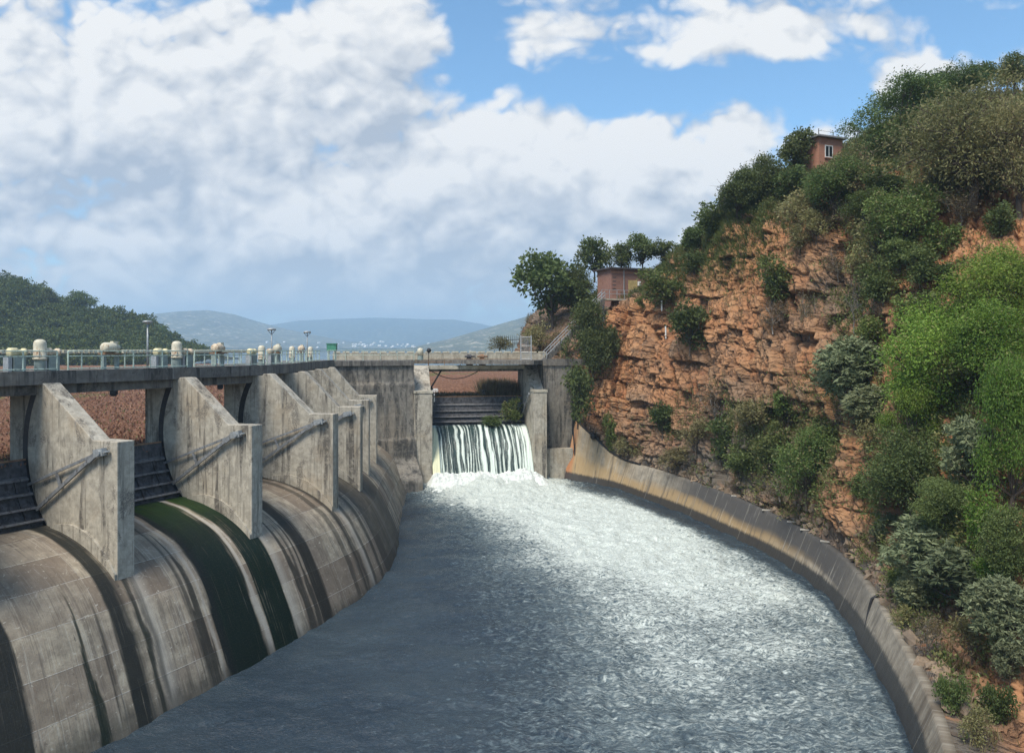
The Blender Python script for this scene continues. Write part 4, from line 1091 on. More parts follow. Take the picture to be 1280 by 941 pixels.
G2 = np.array([[ff(a, 8.5, 0) + (m - 8.5) * np.array([-0.14 + 0.24 * k / (nu - 1), 1.0, 0]) for m in mq] for k, a in enumerate(tq)])
Gw2 = weed(G2, 'w2', 81)
# the bank of dead reeds rises behind the gate
o = obj('floating_weed', Gw2.reshape(-1, 3), grid_faces(nu, nv), M['weed'], None, None, False)
tag(o, 'brown weed and dead reeds floating behind the far sluice gate', 'weed', kind='stuff')

# leaves and stalks standing up from the weed near the piers
_r = np.random.default_rng(55)
_k = (_r.random(70000) ** 1.6 * (Gw.shape[1] * 0.62)).astype(int); _i = _r.integers(0, Gw.shape[0], 70000)
WP = Gw[_i, _k] + _r.normal(size=(70000, 3)) * np.array([0.25, 0.25, 0.02])
def leaf_quads0(P, L, Wd):
    D = _r.normal(size=(len(P), 3)) * 0.7 + np.array([0, 0, 0.9]); D /= np.linalg.norm(D, axis=1, keepdims=True)
    S = np.cross(D, _r.normal(size=(len(P), 3))); S /= np.linalg.norm(S, axis=1, keepdims=True)
    l = L * _r.uniform(0.5, 1.4, (len(P), 1)) * (0.6 + P[:, 1:2] / 120)
    return np.stack([P, P + D * l * 0.5 + S * l * Wd, P + D * l, P + D * l * 0.5 - S * l * Wd], 1).reshape(-1, 3)
WV = leaf_quads0(WP, 0.24, 0.22)
o = obj('weed_leaves', WV, np.arange(len(WV)).reshape(-1, 4), M['leaf_weed']); tag(o, 'brown and green leaves standing up out of the floating weed', 'weed', kind='stuff')

# small white scrap and black pontoon on the weed behind the far gate
p = ff(-WID + 2.3, 22, -6.6)
o = MB().box(p, 0.9, 0.7, 0.45, 0.3).box(p + (0.1, 0, 0.45), 0.6, 0.5, 0.12, 0.3).build('white_float', M['white_paint']); tag(o, 'small white float lying on the brown weed above the waterfall gate', 'float')
p = ff(-3.2, 12.5, -6.8)
root = empty('pontoon', p, 'dark flat pontoon on the weed behind the far gate', 'pontoon')
MB().box(p + (0, 0, 0.75), 3.6, 1.6, 0.2, 0.19).build('deck', M['steel_black'], root)
for s in (-1.3, -0.2, 0.9): MB().lathe(p + FA * s + FN * 0.8 + (0, 0, 0.3), [(0.3, 0), (0.3, 1.6)], 10, -FN).build('float_drum', M['steel_dark'], root)
# ================================================================== CLIFF
def wi(px):          # wall sample whose top is seen at px
    p = topw[:, 0] / topw[:, 1] * F + 640
    return int(np.argmin(np.where(np.arange(NW) < 330, np.abs(p - px), 1e9)))
ST = []
SIDX = []
def bt(k, dy=0.0):
    SIDX.append(k); return topw[k] + ow[k] * 0.42 + np.array([0, 0, -0.12])
def station(base, face):
    pts = [np.asarray(base, float)] + [at(*q) for q in face]
    c = pts[-1]
    pts.append(c + np.array([5.0, 13.0, 3.0])); pts.append(c + np.array([24.0, 55.0, -4.0]))
    ST.append(pts)
station(at(668, 447, 172), [(674, 440, 174), (684, 428, 176), (696, 416, 178), (712, 404, 180), (740, 394, 183), (770, 384, 187)])
station(at(641, 449, 131), [(646, 438, 132), (652, 424, 133), (659, 408, 135), (672, 394, 137), (705, 383, 140), (745, 374, 144)])
station(at(668, 452, 113), [(673, 444, 114.5), (680, 428, 117), (690, 410, 120), (704, 395, 122), (728, 383, 124), (754, 373, 126)])
station(topw[2] + np.array([0.5, 0.9, -0.2]), [(726, 505, 105.8), (735, 465, 107.5), (748, 428, 109.5), (762, 397, 111.5), (774, 379, 113), (792, 370, 117)])
station(bt(wi(768)), [(768, 540, 101.5), (773, 500, 103), (780, 450, 105.5), (788, 408, 108), (797, 378, 110), (818, 352, 115)])
station(bt(wi(806)), [(808, 560, 96), (808, 505, 98), (812, 447, 101), (818, 392, 104), (828, 350, 107), (848, 325, 112)])
station(bt(wi(850)), [(848, 570, 90.5), (846, 510, 93), (850, 440, 96), (856, 375, 99.5), (866, 320, 103.5), (884, 288, 110)])
station(bt(wi(895)), [(893, 600, 82.5), (890, 525, 86), (890, 445, 89.5), (892, 372, 93), (898, 305, 97), (918, 268, 105)])
station(bt(wi(940)), [(938, 612, 77), (935, 530, 80), (932, 448, 83.5), (929, 370, 88), (928, 300, 92), (950, 245, 101)])
station(bt(wi(985)), [(983, 630, 71), (980, 540, 75), (977, 445, 79), (974, 355, 84), (972, 280, 89), (995, 225, 99)])
station(bt(wi(1030)), [(1026, 625, 66.5), (1023, 540, 70), (1022, 440, 74), (1020, 340, 79), (1014, 258, 85), (1036, 205, 97)])
station(bt(wi(1070)), [(1068, 655, 60.5), (1064, 560, 64), (1066, 450, 68.5), (1068, 340, 74), (1064, 250, 80), (1078, 190, 95)])
station(bt(wi(1108)), [(1108, 690, 55.5), (1110, 585, 58.5), (1116, 455, 63), (1120, 335, 68.5), (1115, 240, 76), (1118, 168, 93)])
station(bt(wi(1145)), [(1160, 740, 48.5), (1176, 620, 51.5), (1190, 485, 56), (1200, 355, 62), (1205, 240, 70), (1210, 142, 88)])
station(bt(wi(1190)), [(1215, 830, 41.5), (1250, 690, 44.5), (1278, 540, 49), (1296, 390, 55), (1305, 255, 64), (1320, 128, 82)])
station(bt(335), [(1330, 930, 34.5), (1400, 760, 37.5), (1440, 590, 42), (1460, 420, 48), (1465, 275, 57), (1480, 125, 75)])
station(bt(385), [(1560, 1060, 26.5), (1650, 860, 30), (1720, 660, 35), (1760, 470, 42), (1760, 300, 51), (1760, 140, 68)])
CP = np.array(ST)                                     # (stations, levels, 3)
NS, NL = 880, 520
tmp = catmull(CP, NS)                                 # along
C = catmull(np.moveaxis(tmp, 1, 0), NL)               # up  -> (NL, NS, 3)
C = np.moveaxis(C, 0, 1)                              # (NS, NL, 3)
lev = np.linspace(0, 8, NL)[None, :].repeat(NS, 0)
# the foot follows the curved wall exactly
st_ = np.linspace(0, len(ST) - 1, NS); kk_ = np.interp(st_, np.arange(3, len(ST)), [2] + SIDX)
ii_ = np.clip(kk_, 0, NW - 1)
tb_ = np.stack([np.interp(ii_, np.arange(NW), topw[:, k]) for k in range(3)], -1); ob_ = np.stack([np.interp(ii_, np.arange(NW), ow[:, k]) for k in range(3)], -1)
bs_ = tb_ + ob_ * 0.42 + np.array([0, 0, -0.12])
C = C + np.where(st_ >= 4, 1.0, 0.0)[:, None, None] * (bs_ - C[:, 0])[:, None, :] * (1 - smooth01(lev, 0.0, 1.0))[..., None]
du = np.gradient(C, axis=0); dvv = np.gradient(C, axis=1)
Nn = np.cross(dvv, du); Nn /= (np.linalg.norm(Nn, axis=-1, keepdims=True) + 1e-9)
if Nn[NS // 2, NL // 3, 0] > 0: Nn = -Nn
facing = smooth01(lev, 0.15, 0.8) * (1 - 0.75 * smooth01(lev, 5.3, 6.3))
sta = np.linspace(0, len(ST) - 1, NS)[:, None].repeat(NL, 1)
# jointed rock: tilted beds cut by upright joints, in three block sizes
wv = np.stack([fbm(C * 0.22, 4, 101), fbm(C * 0.22, 4, 102), fbm(C * 0.22, 4, 103)], -1) - 0.5
wf_ = np.stack([fbm(C * 1.1, 3, 107), fbm(C * 1.1, 3, 108)], -1) - 0.5
base_len = np.concatenate([[0], np.cumsum(np.linalg.norm(np.diff(C[:, 60], axis=0), axis=1))])
aL = base_len[:, None] + wv[..., 0] * 2.0 + wf_[..., 0] * 0.5 + 0.05 * C[..., 2]
zL = C[..., 2] + 0.05 * C[..., 0] - 0.03 * C[..., 1] + wv[..., 1] * 1.8 + wf_[..., 1] * 0.4
def bricks(a, z, wd_, ht_, s):
    r = z / ht_ + 0.35 * np.sin(z / ht_ * 1.7 + s); ri = np.floor(r).astype(np.int64)
    o0 = np.zeros_like(ri)
    c = a / (wd_ * (0.6 + 0.9 * _h(ri, o0, o0, s))) + 9.7 * _h(ri, o0, o0, s + 1); c = c + 0.3 * np.sin(c * 2.1 + ri); ci = np.floor(c).astype(np.int64)
    rv = _h(ri, ci, o0, s + 2)
    e = np.minimum(np.minimum(r - ri, 1 - (r - ri)) * ht_, np.minimum(c - ci, 1 - (c - ci)) * wd_)
    return rv, e, r - ri
rA, eA, zA = bricks(aL, zL, 2.7, 3.0, 11)
rB, eB, zB = bricks(aL + rA * 3, zL, 0.95, 1.45, 12)
rC, eC, zC = bricks(aL * 1.0 + rB, zL + rB * 0.3, 0.48, 0.55, 13)
rough_ = smooth01(fbm(C * 0.16, 3, 109), 0.38, 0.6)
disp = (rA - 0.5) * 1.35 + (rB - 0.5) * (0.6 + 0.6 * rough_) + (rC - 0.5) * (0.28 + 0.3 * rough_)
disp -= 0.38 * (1 - smooth01(eA, 0.0, 0.22)) * (rA < 0.75) + 0.30 * (1 - smooth01(eB, 0.0, 0.13)) + 0.10 * (1 - smooth01(eC, 0, 0.08))
disp += (fbm(C * 0.11, 4, 104) - 0.5) * 4.4 + (fbm(C * 1.8, 3, 105) - 0.5) * 0.28
# deep upright clefts here and there
clf = fbm(np.stack([aL * 0.16, zL * 0.03, 0 * aL], -1), 3, 110)
disp -= 1.6 * np.exp(-((clf - 0.5) / 0.018) ** 2)
vj = fbm(np.stack([aL * 0.75, zL * 0.07 + rA * 2, 0 * aL], -1), 3, 113)
disp += (np.abs(vj - 0.5) * 3.2 - 0.35) * 0.9
lowsoft = smooth01(lev, 0.2, 1.1)
disp = disp * (0.25 + 0.75 * lowsoft) * facing * np.where(sta < 2.6, 0.55, 1.0) * np.interp(sta, [13, 14.5], [1, 0.75]) + 0.25 * (fbm(C * 0.8, 3, 106) - 0.5)
Nh = Nn * np.array([1, 1, 0.3]); Nh /= np.linalg.norm(Nh, axis=-1, keepdims=True)
C = C + Nh * disp[..., None]
pxc = C[..., 0] / C[..., 1] * F + 640; pyc = HOR - C[..., 2] / C[..., 1] * F
def blob(cx, cy, rx, ry): return np.exp(-(((pxc - cx) / rx) ** 2 + ((pyc - cy) / ry) ** 2))
dirt = np.clip(1.1 * blob(880, 585, 90, 45) + 0.9 * blob(980, 580, 60, 60) + 0.8 * blob(1100, 760, 40, 60) + 0.95 * blob(1165, 850, 55, 110) + 0.6 * blob(920, 510, 70, 40) + 0.4 * blob(1060, 380, 60, 60) + 0.1 * blob(960, 400, 60, 60) + smooth01(lev, 5.2, 6.0) + (1 - smooth01(lev, 0.3, 0.9)) * 0.8 + (sta < 2.8) * 0.7, 0, 1)
greenm = np.clip(smooth01(lev, 5.4, 6.2) * 0.9 + 0.5 * blob(900, 320, 60, 40) + 0.5 * blob(1000, 540, 60, 60), 0, 1)
cliff = obj('cliff', C.reshape(-1, 3), grid_faces(NS, NL), M['rock'], None, {'dirt': dirt.ravel(), 'green': greenm.ravel(), 'blk': (0.5 * rB + 0.3 * rA + 0.2 * rC).ravel(), 'jx': aL.ravel(), 'jz': zL.ravel()}, False)
tag(cliff, 'orange brown rocky cliff rising from the channel to the hilltop on the right', 'cliff', kind='structure')
Fq = grid_faces(NS, NL)
BV = BVHTree.FromPolygons([Vector(p) for p in C.reshape(-1, 3)], [tuple(f) for f in Fq.tolist()])
def hit(px, py, dflt=None):
    d = Vector(at(px, py, 1.0)).normalized()
    h = BV.ray_cast(Vector((0, 0, 0)), d)
    if h[0] is None:
        for dy in range(4, 60, 4):
            h = BV.ray_cast(Vector((0, 0, 0)), Vector(at(px, py + dy, 1.0)).normalized())
            if h[0] is not None: break
    if h[0] is None:
        return at(px, py, dflt or 100.0), np.array([0, -1, 0.3])
    n = np.array(h[1]); n = n if n[1] < 0 else -n
    return np.array(h[0]), n

# rubble and boulders at the cliff foot
rng = np.random.default_rng(12)
mbv = []; mbf = []
ico_v = []
for q in range(12):
    th = math.acos(1 - 2 * (q + 0.5) / 12); phq = q * 2.39996
    ico_v.append((math.sin(th) * math.cos(phq), math.sin(th) * math.sin(phq), math.cos(th)))
bmh = bmesh.new()
for v_ in ico_v: bmh.verts.new(v_)
bmesh.ops.convex_hull(bmh, input=bmh.verts[:]); bmh.verts.ensure_lookup_table()
IV = np.array([v_.co[:] for v_ in bmh.verts]); bmh.verts.index_update(); IF = [[v_.index for v_ in f.verts] for f in bmh.faces]; bmh.free()
cand = np.argwhere((lev > 0.05) & (lev < 1.1) & (sta > 3.0) & (sta < 14.5))
for q in rng.choice(len(cand), 900):
    i, j = cand[q]; s = 0.08 + 0.42 * rng.random() ** 4
    if lev[i, j] > 0.6 and rng.random() < 0.6: continue
    S = np.array([rng.uniform(.7, 1.4), rng.uniform(.7, 1.4), rng.uniform(.5, 1.0)]) * s
    A_r = rng.normal(size=(3, 3)); Qr, _ = np.linalg.qr(A_r)
    b = len(mbv)
    mbv.extend((IV * (1 + 0.25 * rng.normal(size=(len(IV), 1)))) * S @ Qr.T + C[i, j] + Nn[i, j] * s * 0.3)
    mbf.extend([[k + b for k in f] for f in IF])
o = obj('rock_rubble', np.array(mbv), mbf, M['rubble'])
tag(o, 'loose broken rock along the foot of the cliff behind the channel wall', 'rubble', kind='stuff')

# ================================================================== PLANTS
def leaf_quads(rng, P, D, L, Wd, droop=0.0, fold=0.25):
    """diamond leaves at P pointing along D"""
    n = len(P)
    D = D + np.array([0, 0, -droop]); D = D / (np.linalg.norm(D, axis=1, keepdims=True) + 1e-9)
    Rr = rng.normal(size=(n, 3)) + np.array([0, 0, 0.0])
    S = np.cross(D, Rr); S /= (np.linalg.norm(S, axis=1, keepdims=True) + 1e-9)
    Nr = np.cross(S, D)
    l = L * rng.uniform(0.6, 1.3, (n, 1)); w = Wd * rng.uniform(0.7, 1.3, (n, 1)) / 2
    m = P + D * l * 0.5
    V = np.stack([P, m + S * w + Nr * w * fold, P + D * l, m - S * w + Nr * w * fold], 1).reshape(-1, 3)
    return V
def crown_points(rng, n, lobes, per=11, spread=0.05, shell=0.55, z0=0.55, up=0.25, zlo=-0.95, jit=0.14):
    """leaf positions and directions of a crown about one unit wide and one high"""
    LC = []; LR = []
    for k in range(lobes):
        th = rng.uniform(0, 2 * math.pi); zz = rng.uniform(zlo, 1.0); rr = math.sqrt(max(0, 1 - zz * zz * 0.8)) * rng.uniform(0.35, 1.0); far_ = rng.random() < 0.3; rr *= 1.35 if far_ else 1.0
        LC.append((0.34 * rr * math.cos(th), 0.34 * rr * math.sin(th), z0 + 0.30 * zz)); LR.append(rng.uniform(0.07, 0.12) if far_ else rng.uniform(0.12, 0.24))
    LC = np.array(LC); LR = np.array(LR)
    nc = max(1, n // per)
    li = rng.choice(lobes, nc, p=LR ** 2 / (LR ** 2).sum())
    d = rng.normal(size=(nc, 3)); d[:, 2] += up; d /= np.linalg.norm(d, axis=1, keepdims=True)
    rad = LR[li] * (shell + (1 - shell) * rng.random(nc) ** 0.6) * (1 + jit * rng.normal(size=nc))
    cc = LC[li] + d * rad[:, None]
    P = np.repeat(cc, per, 0) + rng.normal(size=(nc * per, 3)) * spread
    D = np.repeat(d, per, 0) * 0.7 + rng.normal(size=(nc * per, 3)) * 0.8
    P[:, 2] = np.maximum(P[:, 2], 0.02)
    return P, D, LC, LR
def rosettes(rng, n, lobes, per=12, L=0.1, W=0.03, z0=0.55):
    """clusters of drooping long leaves, as on the grey green shrubs"""
    P, D, LC, LR = crown_points(rng, n, lobes, 1, 0.01, 0.75, z0, 0.5)
    k = len(P) // per
    P0 = P[:k]; D0 = D[:k]
    ang = np.tile(np.linspace(0, 2 * math.pi, per, endpoint=False), k) + np.repeat(rng.uniform(0, 6, k), per)
    Pd = np.repeat(P0, per, 0); Dd = np.stack([np.cos(ang), np.sin(ang), 0.45 + 0.5 * rng.normal(size=k * per)], -1) + np.repeat(D0, per, 0) * 0.5
    return Pd, Dd, LC, LR
def stem_mesh(rng, LC, base_r, trunk_h, name, bark, n_tw=2, lean=0.0):
    mb = MB()
    top = np.array([lean * 0.3, 0.0, trunk_h])
    mb.tube([(0, 0, -0.08), (0.02 * rng.normal(), 0.02 * rng.normal(), trunk_h * 0.5), top], [base_r * 1.3, base_r, base_r * 0.85], 7)
    for c in LC:
        c = np.asarray(c)
        mid = top * 0.45 + c * 0.55 + rng.normal(size=3) * 0.035 - np.array([0, 0, 0.03])
        mb.tube([top * rng.uniform(0.55, 1.0), mid, c], [base_r * 0.6, base_r * 0.4, base_r * 0.16], 5, False)
        for q in range(n_tw):
            e = c + rng.normal(size=3) * 0.12
            mb.tube([mid * 0.4 + c * 0.6, (c + e) / 2 + rng.normal(size=3) * 0.02, e], [base_r * 0.25, base_r * 0.16, base_r * 0.06], 4, False)
    return mesh_data(name, np.array(mb.v), mb.f, M[bark])
ARCH = {}
def archetype(key, seed, n, lobes, L, W, leaf, droop=0.1, per=11, spread=0.05, shell=0.55, base_r=0.018, trunk=0.28, bark='bark', z0=0.55, up=0.25, kind='crown', ntw=2, jit=0.14):
    rng = np.random.default_rng(seed)
    if kind == 'rosette': P, D, LC, LR = rosettes(rng, n, lobes, 11, L, W, z0)
    else: P, D, LC, LR = crown_points(rng, n, lobes, per, spread, shell, z0, up, jit=jit)
    V = leaf_quads(rng, P, D, L, W, droop)
    fol = mesh_data('foliage', V, np.arange(len(V)).reshape(-1, 4), M[leaf])
    ARCH.setdefault(key, []).append((fol, stem_mesh(rng, LC, base_r, trunk, 'stem', bark, ntw)))
for v_ in range(3):
    archetype('small_dark', 300 + v_, 2600, 11, 0.075, 0.042, 'leaf_dark')
    archetype('small_mid', 310 + v_, 2400, 11, 0.075, 0.040, 'leaf_mid')
    archetype('small_olive', 320 + v_, 1900, 10, 0.07, 0.030, 'leaf_olive', spread=0.06)
    archetype('dry', 330 + v_, 900, 9, 0.07, 0.022, 'leaf_dry', base_r=0.014, ntw=6, bark='bark_grey', spread=0.07)
for v_ in range(2):
    archetype('small_bright', 340 + v_, 2400, 10, 0.07, 0.032, 'leaf_bright')
    archetype('big_dark', 350 + v_, 13000, 24, 0.034, 0.020, 'leaf_dark', spread=0.032)
    archetype('big_mid', 360 + v_, 13000, 24, 0.034, 0.018, 'leaf_mid', spread=0.035)
    archetype('big_dense', 370 + v_, 24000, 17, 0.024, 0.011, 'leaf_dense', spread=0.034, shell=0.35, jit=0.2)
    archetype('big_bright', 380 + v_, 24000, 13, 0.028, 0.011, 'leaf_bright', spread=0.036, droop=0.4, up=0.35, trunk=0.22, base_r=0.02, shell=0.4, jit=0.26)
    archetype('grey', 390 + v_, 9900, 22, 0.082, 0.021, 'leaf_grey', 0.55, kind='rosette')
    archetype('open_tree', 400 + v_, 3400, 15, 0.062, 0.040, 'leaf_dark', spread=0.040, shell=0.5, trunk=0.2, base_r=0.020)
    archetype('olive_tree', 410 + v_, 15000, 24, 0.030, 0.009, 'leaf_olive', spread=0.042, trunk=0.24, base_r=0.026, bark='bark', ntw=4, up=0.5, shell=0.4)
# bare branching tree
def bare_mesh(seed, name='branches'):
    rng = np.random.default_rng(seed); mb = MB()
    def grow(p, d, l, r, k):
        q = p + d * l; mid = (p + q) / 2 + rng.normal(size=3) * l * 0.08
        mb.tube([p, mid, q], [r, r * 0.8, r * 0.6], 5, False)
        if k == 0: return
        for _ in range(3 if k > 1 else 4):
            e = d * 0.9 + rng.normal(size=3) * 0.42 + np.array([0, 0, 0.1]); e /= np.linalg.norm(e)
            grow(q, e, l * rng.uniform(0.55, 0.8), r * 0.55, k - 1)
    grow(np.array([0, 0, -0.05]), np.array([0, 0, 1.0]), 0.30, 0.016, 5)
    return mesh_data(name, np.array(mb.v), mb.f, M['bark_grey'])

prng = random.Random(5)
def plant(kind, px, py, w, h, label, cat='shrub', name='shrub', group=None, d=None, out=0.12, base=None, rot=None):
    """crown centred at (px, py), w x h pixels; rooted on the cliff behind it"""
    if base is None:
        if d is None:
            p, n = hit(px, py + 0.42 * h)
        else:
            p, n = at(px, py + 0.46 * h, d), np.array([0, -1, 0.2])
    else: p, n = np.asarray(base, float), np.array([0, 0, 1.0])
    dd_ = p[1]; sw = w * dd_ / F * 1.08; sh = h * dd_ / F * 0.98
    loc = p + n * np.array([1, 1, 0.2]) * out * sw
    tgt = at(px, py + 0.48 * h, loc[1]); loc[0] = tgt[0]; loc[2] = 0.5 * loc[2] + 0.5 * tgt[2] if d is None else tgt[2]
    root = empty(name, loc, label, cat, group)
    va = ARCH[kind]; hs_ = sum((k_ + 7) * ord(ch) for k_, ch in enumerate(label)); fo, stt = va[hs_ % len(va)]
    rz = (hs_ * 0.7391) % 6.28 if rot is None else rot
    for nm, me_ in (('trunk' if cat == 'tree' else 'stem', stt), ('crown' if cat == 'tree' else 'foliage', fo)):
        o = bpy.data.objects.new(nm, me_); COL.objects.link(o); o.parent = root
        o.rotation_euler = (0, 0, rz); o.scale = (sw, sw, sh)
    return root
G1, G2_, G3, G4 = 'shrubs growing on the cliff face', 'trees along the skyline ridge', 'trees and bushes of the right slope', 'shrubs above the channel wall'
